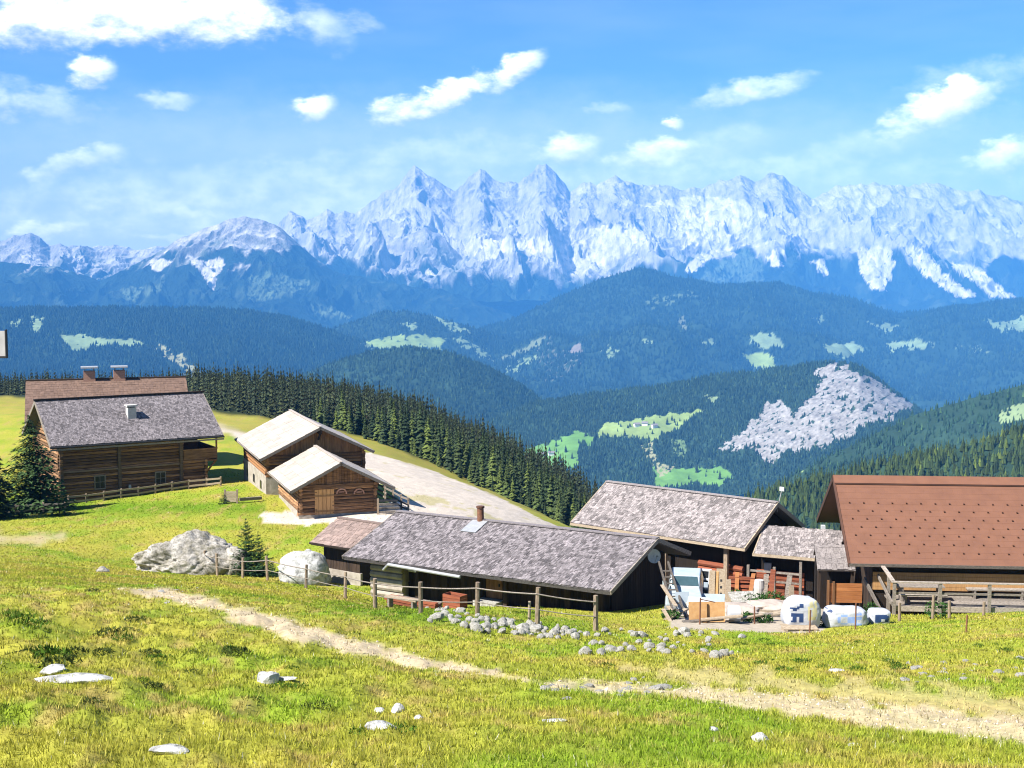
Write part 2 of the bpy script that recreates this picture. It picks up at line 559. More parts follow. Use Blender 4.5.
_n = len(CP)
_A = np.zeros((_n + 3, _n + 3))
_A[:_n, :_n] = _k(((_U[:, None] - _U[None]) ** 2).sum(-1)) + np.eye(_n) * 2e-4
_A[:_n, _n] = 1; _A[:_n, _n + 1:] = _U
_A[_n:, :_n] = _A[:_n, _n:].T
_w = np.linalg.solve(_A, np.concatenate([_b, np.zeros(3)]))


def ground_raw(x, y):
    x = np.atleast_1d(np.asarray(x, float)).ravel(); y = np.atleast_1d(np.asarray(y, float)).ravel()
    out = np.empty(len(x))
    for i in range(0, len(x), 40000):
        X = np.clip(x[i:i + 40000] / y[i:i + 40000], -.72, .72); L = np.log(np.clip(y[i:i + 40000], 4, 470))
        r2 = (X[:, None] * 2.2 - _U[None, :, 0]) ** 2 + (L[:, None] - _U[None, :, 1]) ** 2
        t = _k(r2) @ _w[:_n] + _w[_n] + _w[_n + 1] * X * 2.2 + _w[_n + 2] * L
        out[i:i + 40000] = t * y[i:i + 40000]
    return out


def relief(x, y):
    x = np.asarray(x, float); y = np.asarray(y, float)
    px, py = project(x, y, -y * .29)
    left = sstep(620, 180, px - (y - 12) * 4)
    near = 1 - sstep(36, 62, y)
    h = fbm(x / .9, y / 1.3, 3, 5) * (.08 + .17 * left) * near
    h = h + fbm(x / 3.5, y / 5, 3, 9) * .20 * near * (.5 + .5 * left)
    h = h + np.clip(fbm(x / .35, y / .5, 2, 15), -.1, 1) * .06 * near
    h = h + fbm(x / 14, y / 20, 3, 21) * .8 * sstep(150, 210, y)
    h = h + fbm(x / 4, y / 6, 2, 29) * .12 * sstep(45, 65, y)
    return h


def G(x, y):
    return ground_raw(x, y) + relief(np.atleast_1d(x).ravel(), np.atleast_1d(y).ravel())


def Gz(x, y):
    return float(G([x], [y])[0])


def on_ground(px, d):
    """the point of the meadow at distance d along the column of the photograph px"""
    a, b = ray(px, 600)
    x = float(a) * d
    return Vector((x, d, Gz(x, d)))


PATH1 = [(118, 588, 1), (160, 594, 4), (215, 607, 6), (270, 623, 8), (330, 641, 7), (400, 657, 6), (450, 667, 4), (505, 676, 2), (560, 686, 0)]
TRACK = [(548, 684, 2), (610, 688, 5), (700, 694, 6), (780, 703, 9), (860, 713, 12), (950, 723, 12), (1040, 733, 13), (1300, 760, 14)]
STRAW = [(620, 668, 5), (700, 675, 8), (790, 686, 10), (900, 698, 14), (1024, 712, 18), (1300, 730, 20)]
GRAVEL = [(330, 448), (372, 453), (420, 466), (470, 485), (505, 500), (545, 521), (600, 545), (560, 560), (330, 525), (262, 524), (258, 512), (320, 512), (400, 500), (385, 485), (350, 478)]
YARD = [(665, 600), (700, 595), (770, 590), (830, 600), (870, 612), (820, 634), (700, 634), (668, 628)]


def meadow_color(x, y, z):
    px, py = project(x, y, z)
    n1 = fbm(x / 2.2, y / 4.0, 4, 31); n2 = fbm(x / .5, y / .8, 3, 37); n3 = fbm(x / 9, y / 14, 3, 41)
    wob = fbm(px / 30, py / 14, 4, 47)
    green = np.array([.225, .262, .026]); lush = np.array([.160, .250, .016]); yel = np.array([.330, .292, .045]); dry = np.array([.31, .235, .075]); sand = np.array([.47, .375, .245]); grav = np.array([.52, .45, .37]); soil = np.array([.06, .045, .02])
    left = sstep(560, 60, px) * sstep(560, 590, py)
    far = sstep(585, 560, py)
    t = np.clip(.46 + n1 * .75 + n3 * .6 + .16 * left + .10 * far - .34 * sstep(30, 0, np.abs(py - 510)) * (px < 260), 0, 1)[:, None]
    c = green * (1 - t) + yel * t
    l = (sstep(.12, .5, fbm(x / 3.0, y / 4.5, 3, 53) + .12) * .75)[:, None]
    c = c * (1 - l) + lush * l
    # lush strips by the fence and in front of the house
    ls = np.exp(-((py - 606 - (px - 320) * .09) / 9) ** 2) * sstep(290, 350, px) * sstep(640, 560, px) * .8
    ls = np.maximum(ls, np.exp(-((py - 508) / 7) ** 2) * (px < 265) * .8)
    ls = np.maximum(ls, np.exp(-((py - 742) / 26) ** 2) * sstep(420, 560, px) * .5 * (.6 + wob))
    ls = np.clip(ls, 0, 1)[:, None]
    c = c * (1 - ls) + np.array([.095, .190, .006]) * ls
    d = sstep(.24, .58, n2 * .7 + n1 * .7 + .14 * left + .12)[:, None] * .8
    c = c * (1 - d) + dry * d
    # straw and tracks
    s = line_dist(px, py, STRAW) + wob * 22
    s = sstep(5, -7, s)[:, None] * .7
    c = c * (1 - s) + np.array([.40, .325, .14]) * s
    for pts, a in ((PATH1, .95), (TRACK, .78)):
        k = line_dist(px, py, pts) + wob * 9 + n2 * 5
        k = sstep(3, -3, k)[:, None] * a
        c = c * (1 - k) + sand * k
    # gravel
    inside = in_poly(px + wob * 7, py + wob * 4, GRAVEL) & (y > 80)
    c[inside] = grav * (1 + .3 * n2[inside])[:, None]
    gr = inside & (n1 + n3 > .42)
    c[gr] = c[gr] * .5 + yel * .5
    road = sstep(3.5, -2.5, line_dist(px, py, [(180, 424, 4), (232, 431, 4), (250, 440, 4)]) + wob * 5) * (y > 105)
    c = c * (1 - road[:, None]) + grav * road[:, None]
    yd = in_poly(px + wob * 9, py + wob * 6, YARD) & (y > 47) & (y < 66)
    c[yd] = np.array([.36, .31, .24])
    lg = sstep(6, -4, line_dist(px, py, [(-60, 537, 3), (40, 540, 4), (60, 536, 2)]) + wob * 9) * (y > 60)
    c = c * (1 - .7 * lg[:, None]) + sand * .8 * .7 * lg[:, None]
    # far field behind the house is dry, the bank above the forest golden
    fld = sstep(160, 200, y)[:, None] * (~inside)[:, None]
    c = c * (1 - .6 * fld) + np.array([.26, .22, .05]) * .6 * fld
    # forest floor
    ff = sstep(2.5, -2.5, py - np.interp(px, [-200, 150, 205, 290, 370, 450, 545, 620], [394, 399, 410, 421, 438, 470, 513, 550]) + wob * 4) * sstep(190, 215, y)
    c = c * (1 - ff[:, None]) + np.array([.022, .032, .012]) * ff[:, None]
    # bare earth scrapes on the tussocky bank
    e = sstep(.42, .58, fbm(x / .7, y / .9, 3, 61)) * left * .6
    c = c * (1 - e[:, None]) + soil * e[:, None]
    return np.clip(c, .004, .8)


def near_ground():
    nx, ny = 560, 460
    X = np.linspace(-.70, .70, nx)
    Y = np.exp(np.linspace(math.log(2.2), math.log(470), ny))
    Y = np.concatenate([Y, [520, 600, 720, 900, 1200]])
    yy, xx = np.meshgrid(Y, X, indexing='ij')
    x = (xx * yy).ravel(); y = yy.ravel()
    z = G(x, y)
    far = y > 470
    z = np.where(far, np.repeat(G(X * 470, np.full(nx, 470.))[None], len(Y), 0).ravel() - (y - 470) * .75, z)
    # everything close to the camera eases to eye height minus 1.6
    c = meadow_color(x, y, z)
    n = len(Y)
    i = np.arange(n * nx).reshape(n, nx)
    Fc = np.stack([i[:-1, :-1], i[:-1, 1:], i[1:, 1:], i[1:, :-1]], -1).reshape(-1, 4)
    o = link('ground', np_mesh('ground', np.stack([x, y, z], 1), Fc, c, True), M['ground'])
    tag(o, 'green and yellow alpine pasture sloping down to the huts, with a sandy footpath', 'ground', kind='structure')


near_ground()


# ------------------------------------------------------------------ far terrain, one sheet for each ridge
def sheet(name, label, sky_pts, R, foot_pts, Fd, color_fn, mat, cols, rows, amp, spur, fine, seed, p=1.0, jag=0.0, back=.6, x0=-260, x1=1284, back_rows=24, rock=False):
    px = np.linspace(x0, x1, cols)
    sx, sy = zip(*sky_pts)
    ys = np.interp(px, sx, sy)
    fx, fy = zip(*foot_pts)
    yf = np.interp(px, fx, fy)
    Xs, Ts = ray(px, ys)
    _, Tf = ray(px, yf)
    zs = Ts * R; zf = Tf * Fd
    t = np.concatenate([np.linspace(0, 1, rows), 1 + .62 * np.linspace(0, 1, back_rows + 1)[1:] ** 1.3])
    tt, _x = np.meshgrid(t, px, indexing='ij')
    d = Fd + (R - Fd) * tt
    tc = np.clip(tt, 0, 1)
    z = zf[None] + (zs - zf)[None] * tc ** p
    z = z - np.clip(tt - 1, 0, 9) * (R - Fd) * back
    x = Xs[None] * d
    env = np.sin(np.pi * np.clip(tc, 0, 1) ** .8) ** .7
    env = np.where(tt > 1, np.clip((tt - 1) * 4, 0, 1), env)
    if rock:
        wx = x + 260 * fbm(x / 900, d / 900, 3, seed + 70); wy = d + 260 * fbm(x / 900, d / 900, 3, seed + 80)
        rd = ridged(wx / spur, wy / (spur * 2.0), 6, seed)
        z = z + (rd - .42) * amp * env
        z = z + (ridged(wx / (spur * .28), wy / (spur * .4), 5, seed + 5) - .4) * fine * (env * .8 + .2)
        z = z + ridged(x / (spur * .22), d * 0 + seed, 4, seed + 9) * jag * np.clip(1 - np.abs(tt - 1) * 6, 0, 1)
    else:
        z = z + fbm(x / spur, d / spur, 4, seed) * amp * env
        z = z + fbm(x / (spur * .2), d / (spur * .2), 3, seed + 5) * fine
    z = np.maximum(z, -660)
    n, m = x.shape
    # slope
    gy = np.gradient(z, axis=0) / np.gradient(d, axis=0)
    gx = np.gradient(z, axis=1) / (np.gradient(x, axis=1) + 1e-6)
    slope = np.hypot(gx, gy)
    X, Y, Z = x.ravel(), d.ravel(), z.ravel()
    qx, qy = project(X, Y, Z)
    c = color_fn(qx, qy, X, Y, Z, slope.ravel(), tt.ravel())
    i = np.arange(n * m).reshape(n, m)
    Fc = np.stack([i[:-1, :-1], i[:-1, 1:], i[1:, 1:], i[1:, :-1]], -1).reshape(-1, 4)
    o = link(name, np_mesh(name, np.stack([X, Y, Z], 1), Fc, c, not rock), mat)
    tag(o, label, 'mountain' if rock else 'hill', kind='structure')
    return dict(x=x, y=d, z=z, c=c.reshape(n, m, 3), t=tt, qx=qx.reshape(n, m), qy=qy.reshape(n, m), rows=rows)


FOREST = np.array([.020, .040, .022]); MEADOW = np.array([.13, .23, .06]); ALP = np.array([.10, .14, .07]); ROCK = np.array([.50, .475, .42]); SCREE = np.array([.70, .655, .57]); DROCK = np.array([.20, .19, .20])


def paint(c, qx, qy, poly, colr, warp=4, edge=.0, seed=1, sc=9):
    w1 = fbm(qx / sc, qy / sc, 4, seed); w2 = fbm(qx / sc, qy / sc, 4, seed + 50)
    k = in_poly(qx + w1 * warp, qy + w2 * warp, poly)
    if edge: k &= fbm(qx / 3.2, qy / 3.2, 3, seed + 90) > edge
    c[k] = colr
    return k


def mountain_color(tree_px, tree_py, seed, soft=16, meadows=(), screes=(), bare=1.0):
    def fn(qx, qy, X, Y, Z, s, t):
        n = fbm(X / 420, Y / 420, 5, seed); n2 = fbm(X / 130, Y / 200, 4, seed + 3); st = ridged(X / 170, Y / 900, 4, seed + 7)
        r = np.interp(qx, tree_px, tree_py) - qy + n * soft + (st - .4) * soft * 1.1
        k = sstep(-5, 5, r)[:, None]
        rk = ROCK * bare * (1 + .35 * n2[:, None])
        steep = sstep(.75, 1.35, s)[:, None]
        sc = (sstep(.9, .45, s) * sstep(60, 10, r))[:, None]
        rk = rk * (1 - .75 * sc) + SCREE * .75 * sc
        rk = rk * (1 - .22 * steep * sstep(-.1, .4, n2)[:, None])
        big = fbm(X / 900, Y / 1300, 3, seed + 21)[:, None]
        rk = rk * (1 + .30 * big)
        gr = sstep(.05, .35, n + .25 * n2)[:, None] * sstep(46, 4, r)[:, None] * .7
        rk = rk * (1 - gr) + ALP * gr
        fo = FOREST * (1 + .4 * n2[:, None])
        al = sstep(.16, .4, n2 + .5 * n)[:, None] * .55
        fo = fo * (1 - al) + ALP * .8 * al
        c = rk * k + fo * (1 - k)
        for i, poly in enumerate(screes): paint(c, qx, qy, poly, SCREE, 5, -.42, 100 + i, 7)
        for i, poly in enumerate(meadows): paint(c, qx, qy, poly, ALP * 1.25, 7, -.18, 200 + i, 10)
        return np.clip(c, .004, .8)
    return fn


MAIN_SKY = [(-260, 240), (0, 246), (160, 250), (270, 236), (280, 226), (290, 213), (300, 218), (306, 223), (318, 216), (327, 210), (335, 216), (345, 214), (355, 217), (365, 208), (380, 198), (395, 189), (405, 177), (415, 167), (425, 175), (440, 182), (455, 193), (462, 189), (470, 180), (480, 170), (490, 178), (505, 184), (518, 185), (527, 178), (537, 168), (546, 166), (556, 173), (564, 185), (570, 193), (580, 188), (590, 185), (597, 188), (607, 182), (615, 178), (625, 183), (640, 188), (655, 187), (665, 187), (680, 191), (695, 188), (705, 191), (712, 185), (725, 181), (740, 177), (755, 181), (775, 175), (783, 174), (790, 183), (800, 193), (812, 199), (825, 195), (838, 188), (855, 187), (875, 185), (890, 187), (910, 188), (925, 185), (940, 186), (955, 191), (975, 193), (1000, 198), (1024, 201), (1284, 215)]
SCREES = [[(856, 250), (888, 245), (896, 268), (884, 293), (872, 289), (858, 268)], [(902, 246), (925, 250), (952, 281), (978, 296), (958, 297), (922, 274)], [(948, 262), (975, 266), (1000, 284), (1016, 299), (992, 297)], [(684, 268), (700, 255), (742, 244), (706, 262), (690, 275)],
          [(470, 232), (530, 238), (600, 225), (680, 222), (640, 250), (580, 276), (560, 272), (520, 250), (480, 262), (470, 250)], [(640, 205), (700, 195), (735, 200), (770, 215), (730, 235), (690, 250), (660, 240)], [(765, 256), (775, 252), (785, 268), (772, 266)], [(812, 262), (822, 258), (830, 275), (824, 278)]]
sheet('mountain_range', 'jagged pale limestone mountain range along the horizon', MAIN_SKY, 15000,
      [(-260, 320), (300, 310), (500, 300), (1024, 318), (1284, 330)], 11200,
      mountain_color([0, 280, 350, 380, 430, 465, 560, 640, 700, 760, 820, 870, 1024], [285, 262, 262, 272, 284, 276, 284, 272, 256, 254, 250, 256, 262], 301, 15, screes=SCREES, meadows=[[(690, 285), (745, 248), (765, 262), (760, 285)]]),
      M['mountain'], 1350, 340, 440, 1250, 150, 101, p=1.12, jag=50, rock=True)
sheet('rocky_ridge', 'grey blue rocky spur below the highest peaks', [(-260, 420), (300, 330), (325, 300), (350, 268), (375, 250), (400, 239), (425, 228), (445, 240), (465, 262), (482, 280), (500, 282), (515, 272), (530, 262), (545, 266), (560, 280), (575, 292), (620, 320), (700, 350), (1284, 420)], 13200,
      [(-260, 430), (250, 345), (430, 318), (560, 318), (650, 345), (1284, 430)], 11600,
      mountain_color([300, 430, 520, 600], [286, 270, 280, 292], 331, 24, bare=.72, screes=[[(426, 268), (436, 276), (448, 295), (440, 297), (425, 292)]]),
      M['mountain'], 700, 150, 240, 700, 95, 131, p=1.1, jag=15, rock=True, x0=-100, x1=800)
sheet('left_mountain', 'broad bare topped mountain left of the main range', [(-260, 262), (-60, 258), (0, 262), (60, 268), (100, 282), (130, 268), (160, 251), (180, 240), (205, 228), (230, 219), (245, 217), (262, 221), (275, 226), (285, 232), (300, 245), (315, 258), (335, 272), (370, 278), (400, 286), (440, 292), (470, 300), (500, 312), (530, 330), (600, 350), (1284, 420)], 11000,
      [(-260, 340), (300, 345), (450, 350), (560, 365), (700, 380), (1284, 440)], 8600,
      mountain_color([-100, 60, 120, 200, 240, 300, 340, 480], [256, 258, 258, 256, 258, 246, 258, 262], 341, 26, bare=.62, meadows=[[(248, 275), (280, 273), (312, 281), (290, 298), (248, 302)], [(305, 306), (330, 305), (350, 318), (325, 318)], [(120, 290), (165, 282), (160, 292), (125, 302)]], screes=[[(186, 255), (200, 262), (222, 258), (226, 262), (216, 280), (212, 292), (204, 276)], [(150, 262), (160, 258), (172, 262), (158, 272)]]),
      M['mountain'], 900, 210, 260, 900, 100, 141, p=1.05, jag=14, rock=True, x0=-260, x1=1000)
sheet('west_range', 'distant jagged range at the left edge of the view', [(-260, 240), (-40, 240), (0, 243), (12, 238), (30, 234), (40, 238), (50, 248), (60, 243), (72, 250), (80, 247), (95, 251), (115, 249), (130, 253), (150, 249), (170, 252), (220, 262), (300, 290)], 13500,
      [(-260, 320), (100, 312), (300, 330)], 10800,
      mountain_color([-100, 0, 60, 120, 200], [276, 276, 280, 276, 268], 351, 22, bare=.75, screes=[[(0, 286), (4, 288), (20, 303), (16, 304), (0, 293)], [(22, 258), (28, 262), (32, 290), (28, 290)]]),
      M['mountain'], 520, 170, 240, 800, 95, 151, jag=26, rock=True, x0=-260, x1=300)


def hill_color(base, meadows=(), rocks=(), seed=1, scrub=.25, mcol=MEADOW):
    def fn(qx, qy, X, Y, Z, s, t):
        n = fbm(X / 160, Y / 220, 4, seed); n2 = fbm(X / 28, Y / 40, 3, seed + 3)
        c = base * (1 + .35 * n + .45 * n2)[:, None]
        if scrub:
            k = sstep(.30, .5, n + .35 * n2 - (.5 - scrub))[:, None] * .7
            c = c * (1 - k) + ALP * .8 * k
        for i, (poly, colr, e) in enumerate(meadows): paint(c, qx, qy, poly, np.array(colr), 6, e, seed + 200 + i, 9)
        for i, (poly, colr, e) in enumerate(rocks):
            st = fbm((qx - qy * .9) / 14, (qy + qx * .55) / 3.2, 4, seed + 300)
            k = in_poly(qx + 9 * fbm(qx / 9, qy / 9, 4, seed + 310), qy + 8 * fbm(qx / 8, qy / 8, 4, seed + 320), poly) & (.55 * st + .6 * fbm(qx / 5, qy / 4, 4, seed + 360) > e)
            c[k] = np.array(colr) * (1 + .5 * fbm((qx[k] - qy[k] * .9) / 9, (qy[k] + qx[k] * .55) / 2.2, 3, seed + 340) + .5 * fbm(qx[k] / 3, qy[k] / 3, 3, seed + 330))[:, None]
        return np.clip(c, .004, .8)
    return fn


PALE = (.20, .27, .13); STRAWM = (.26, .26, .14); GREENM = (.12, .25, .05); LIGHTM = (.22, .30, .09)
S_C = sheet('forested_hill', 'dark wooded hill with small clearings below the main range', [(-260, 400), (300, 375), (380, 352), (430, 340), (480, 330), (520, 316), (560, 296), (600, 280), (640, 267), (680, 277), (720, 285), (780, 288), (850, 298), (900, 314), (950, 308), (1024, 300), (1284, 290)], 8000,
      [(-260, 430), (480, 425), (700, 420), (900, 420), (1024, 415), (1284, 420)], 5200,
      hill_color(FOREST, [([(746, 336), (775, 333), (785, 345), (760, 348)], PALE, -.5), ([(742, 352), (772, 355), (778, 370), (750, 368)], LIGHTM, -.5), ([(826, 345), (860, 343), (864, 352), (845, 358), (828, 352)], PALE, -.5), ([(884, 343), (918, 340), (935, 346), (905, 348), (890, 354)], PALE, -.4),
                          ([(530, 345), (545, 335), (562, 350), (578, 345), (582, 360), (565, 375), (548, 388), (540, 375)], (.12, .125, .09), .22), ([(571, 344), (582, 346), (580, 357), (570, 353)], (.20, .17, .14), -.5), ([(985, 322), (1024, 318), (1060, 320), (1060, 330), (1000, 332)], PALE, -.3),
                          ([(490, 366), (535, 340), (548, 336), (540, 345), (505, 360)], (.15, .18, .10), .0), ([(676, 318), (684, 316), (690, 330), (680, 328)], (.15, .17, .10), -.2), ([(814, 317), (822, 316), (820, 324)], PALE, -.5), ([(600, 350), (612, 345), (618, 352), (606, 360)], PALE, -.1), ([(640, 338), (655, 340), (648, 346)], PALE, -.1), ([(700, 340), (712, 338), (716, 346)], PALE, .0), ([(500, 372), (520, 360), (535, 352), (538, 358), (515, 374)], PALE, -.05), ([(640, 300), (690, 290), (700, 296), (650, 308)], ALP * 1.1, .05), ([(860, 322), (900, 326), (890, 332)], PALE, .0), ([(950, 345), (990, 350), (975, 356)], PALE, .05), ([(470, 352), (490, 345), (494, 350), (476, 358)], PALE, -.1)], seed=401, scrub=.16),
      M['hill'], 900, 220, 300, 1000, 18, 161, x0=-100, x1=1284)
S_V = sheet('middle_ridge', 'blue wooded ridge with pale clearings descending to the centre', [(-260, 440), (250, 372), (300, 345), (340, 326), (375, 314), (405, 311), (440, 318), (490, 333), (530, 349), (580, 386), (640, 430), (1284, 700)], 7000,
      [(-260, 470), (300, 420), (420, 410), (560, 430), (640, 470), (1284, 760)], 5700,
      hill_color(FOREST, [([(432, 312), (446, 318), (470, 332), (462, 334), (440, 324)], PALE, -.2), ([(452, 336), (478, 345), (500, 360), (490, 360), (460, 346)], PALE, -.1), ([(352, 345), (385, 337), (420, 334), (447, 340), (440, 349), (400, 347), (372, 353)], LIGHTM, -.45), ([(398, 322), (420, 324), (416, 330)], PALE, -.2), ([(330, 338), (345, 334), (350, 340), (335, 345)], PALE, -.2)], seed=411, scrub=.18),
      M['hill'], 560, 150, 150, 700, 12, 166, x0=-100, x1=800)
S_P = sheet('dark_plateau', 'dark flat topped forest ridge on the left', [(-260, 306), (0, 308), (120, 308), (200, 308), (250, 311), (290, 318), (330, 330), (370, 345), (420, 360), (470, 385), (520, 410), (700, 470), (1284, 560)], 6000,
      [(-260, 420), (300, 430), (480, 470), (700, 520), (1284, 600)], 4300,
      hill_color(FOREST * .9, [([(58, 332), (70, 338), (82, 333), (95, 338), (142, 340), (140, 347), (100, 346), (74, 352), (62, 344)], PALE, -.4), ([(28, 318), (42, 318), (40, 336), (32, 334)], PALE, -.3), ([(10, 322), (24, 320), (22, 326), (12, 328)], PALE, -.2), ([(150, 348), (165, 346), (190, 364), (206, 378), (196, 381), (168, 362)], STRAWM, -.15),
                              ([(360, 345), (385, 338), (420, 335), (446, 340), (440, 348), (400, 346), (375, 352)], PALE, -.3), ([(415, 318), (430, 322), (420, 325)], PALE, -.3)], seed=421, scrub=.05),
      M['hill'], 700, 170, 70, 500, 10, 171, x0=-260, x1=800)
S_D = sheet('quarry_hill', 'wooded foothill with a bare pale rock face and bright meadows', [(-260, 640), (400, 490), (450, 448), (490, 420), (530, 403), (600, 393), (660, 385), (720, 375), (780, 368), (830, 362), (860, 366), (885, 384), (905, 398), (922, 412), (960, 440), (1024, 470), (1284, 560)], 3200,
      [(-260, 640), (480, 520), (600, 505), (700, 502), (760, 492), (850, 475), (920, 440), (1024, 500), (1284, 600)], 2480,
      hill_color(FOREST * 1.25, [([(514, 455), (530, 446), (556, 442), (576, 430), (594, 438), (590, 444), (580, 446), (575, 468), (545, 464), (520, 457)], GREENM, -.75), ([(592, 434), (605, 424), (640, 418), (680, 413), (704, 408), (698, 416), (682, 424), (668, 434), (655, 440), (625, 438)], LIGHTM, -.75),
                                ([(655, 468), (672, 470), (690, 468), (720, 466), (736, 478), (720, 486), (690, 484), (655, 490)], GREENM, -.7), ([(640, 446), (652, 444), (658, 462), (676, 466), (660, 476), (650, 462)], STRAWM, -.1), ([(670, 438), (688, 440), (684, 462), (672, 456)], (.13, .2, .08), -.1), ([(700, 395), (720, 397), (715, 402)], PALE, -.2)],
                 [([(818, 366), (838, 364), (862, 374), (885, 386), (916, 409), (890, 418), (866, 424), (850, 436), (825, 448), (806, 450), (786, 452), (776, 464), (762, 462), (752, 446), (738, 452), (716, 450), (735, 436), (752, 424), (766, 402), (782, 402), (792, 414), (806, 402), (818, 390)], (.275, .26, .24), -.20)], seed=441, scrub=.0),
      M['hill'], 1000, 240, 26, 260, 4, 181, x0=300, x1=1100)
S_M = sheet('wooded_dome', 'rounded blue green forest hill in front of the valley', [(-260, 430), (200, 420), (280, 385), (330, 363), (370, 351), (410, 347), (450, 352), (490, 367), (520, 383), (545, 401), (575, 430), (620, 470), (1284, 800)], 3700,
      [(-260, 480), (300, 480), (480, 490), (600, 520), (1284, 800)], 3000, hill_color(FOREST * 1.2, seed=461, scrub=.02), M['hill'], 560, 160, 14, 160, 3, 191, x0=-100, x1=800)
S_E = sheet('wooded_slope', 'blue green forest slope falling from the right edge', [(-260, 800), (640, 560), (700, 522), (760, 493), (830, 456), (917, 414), (970, 399), (1024, 384), (1284, 320)], 1700,
      [(-260, 900), (700, 640), (1024, 600), (1284, 580)], 1380, hill_color(FOREST * 1.3, [([(724, 500), (750, 486), (790, 466), (812, 462), (805, 468), (770, 480), (740, 496)], LIGHTM, -.75), ([(1000, 414), (1010, 406), (1030, 402), (1030, 420), (1010, 424), (1000, 422)], PALE, -.3)], seed=481, scrub=.0), M['hill'], 460, 130, 10, 120, 2, 201, x0=600, x1=1284)
S_F = sheet('near_slope', 'green forest slope close behind the huts on the right', [(-260, 900), (640, 560), (690, 528), (740, 503), (800, 484), (860, 470), (920, 456), (960, 448), (1000, 437), (1024, 431), (1284, 370)], 800,
      [(-260, 1000), (700, 720), (1024, 700), (1284, 690)], 640, hill_color(FOREST * 1.5, seed=501, scrub=.1), M['hill'], 400, 120, 5, 60, 1, 211, x0=560, x1=1284)


def valley():
    X = np.linspace(-.70, .70, 80); Y = np.concatenate([np.linspace(800, 9000, 80), np.linspace(9500, 17400, 20)])
    yy, xx = np.meshgrid(Y, X, indexing='ij')
    x = (xx * yy).ravel(); y = yy.ravel()
    z = -620 + 40 * fbm(x / 900, y / 900, 3, 77)
    c = np.clip(FOREST * (1.4 + .8 * fbm(x / 300, y / 400, 4, 78)[:, None]), .004, .8)
    i = np.arange(len(Y) * 80).reshape(len(Y), 80)
    Fc = np.stack([i[:-1, :-1], i[:-1, 1:], i[1:, 1:], i[1:, :-1]], -1).reshape(-1, 4)
    tag(link('valley', np_mesh('valley', np.stack([x, y, z], 1), Fc, c, True), M['hill']), 'wooded valley floor far below the meadow', 'valley', kind='structure')


valley()

# ------------------------------------------------------------------ air
hz = MB().box(-12500, 12500, -60, 17600, -700, 1130).build('haze', None)
tag(hz, 'pale blue summer haze between the meadow and the mountains', 'haze', kind='stuff')
hm = bpy.data.materials.new('haze'); hm.use_nodes = True
hm.node_tree.nodes.remove(hm.node_tree.nodes['Principled BSDF'])
hv = hm.node_tree.nodes.new('ShaderNodeVolumePrincipled')
hv.inputs['Color'].default_value = (.10, .42, 1.0, 1)
hv.inputs['Density'].default_value = 7.4e-5
hv.inputs['Anisotropy'].default_value = -.25
hm.node_tree.links.new(hv.outputs[0], hm.node_tree.nodes['Material Output'].inputs['Volume'])
hz.data.materials.append(hm)


# ------------------------------------------------------------------ trees
def spruce_data(rng, levels=13, per=8, rad=.17, droop=.5, base=.06, sub=0, col=(.030, .058, .022), tipc=1.5, bare=.0):
    """unit-height spruce as triangles: returns verts, faces, colours"""
    V = []; Fc = []; Cc = []

    def tri(a, b, c, ca, cb, cc):
        n = len(V); V.extend([a, b, c]); Cc.extend([ca, cb, cc]); Fc.append((n, n + 1, n + 2))
    col = np.array(col)
    n = 5
    tr = .014
    for i in range(n):
        a0, a1 = 2 * math.pi * i / n, 2 * math.pi * (i + 1) / n
        bk = np.array([.07, .05, .035])
        tri((tr * math.cos(a0), tr * math.sin(a0), -.05), (tr * math.cos(a1), tr * math.sin(a1), -.05), (0, 0, 1), bk, bk, bk)
    for l in range(levels):
        f = l / (levels - 1)
        h = base + (1 - base) * (f ** .92) * .97
        r = rad * (1 - f) ** .85 * rng.uniform(.82, 1.12) + .012
        k = max(4, int(per * (1 - .45 * f)))
        a0 = rng.uniform(0, 6.28)
        for i in range(k):
            a = a0 + 2 * math.pi * (i + rng.uniform(-.3, .3)) / k
            rr = r * rng.uniform(.7, 1.18)
            dz = -rr * droop * rng.uniform(.6, 1.3)
            ca, sa = math.cos(a), math.sin(a)
            w = rr * rng.uniform(.32, .5)
            hh = h + rng.uniform(-.02, .02)
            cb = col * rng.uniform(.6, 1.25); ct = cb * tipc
            if not sub:
                m = (ca * rr * .55, sa * rr * .55, hh + dz * .35)
                L = (m[0] - sa * w, m[1] + ca * w, m[2] + dz * .35); R = (m[0] + sa * w, m[1] - ca * w, m[2] + dz * .35)
                root = (0, 0, hh + .035); tip = (ca * rr, sa * rr, hh + dz)
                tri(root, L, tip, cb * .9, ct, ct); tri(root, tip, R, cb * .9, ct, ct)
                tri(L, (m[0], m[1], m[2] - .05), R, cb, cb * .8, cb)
            else:
                for q in range(sub):
                    u = (q + rng.uniform(.2, 1)) / sub
                    cx, cy, cz = ca * rr * u, sa * rr * u, hh + dz * u ** 1.4 + rng.uniform(-.008, .012)
                    side = rng.uniform(-1, 1) * w * .9 * (1.05 - abs(u - .5))
                    cx += -sa * side; cy += ca * side; cz -= abs(side) * .4
                    sz = rr * rng.uniform(.14, .26) * min(1, 16 / sub) + .006
                    aa = a + rng.uniform(-.9, .9)
                    t = (cx + math.cos(aa) * sz * 1.5, cy + math.sin(aa) * sz * 1.5, cz - sz * rng.uniform(-.1, .7))
                    p1 = (cx - math.sin(aa) * sz * .55, cy + math.cos(aa) * sz * .55, cz + sz * rng.uniform(-.1, .35)); p2 = (cx + math.sin(aa) * sz * .55, cy - math.cos(aa) * sz * .55, cz - sz * rng.uniform(-.1, .35))
                    cq = col * rng.uniform(.55, 1.35)
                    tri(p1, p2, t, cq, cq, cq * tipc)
    return np.array(V, float), np.array(Fc), np.array(Cc, float)


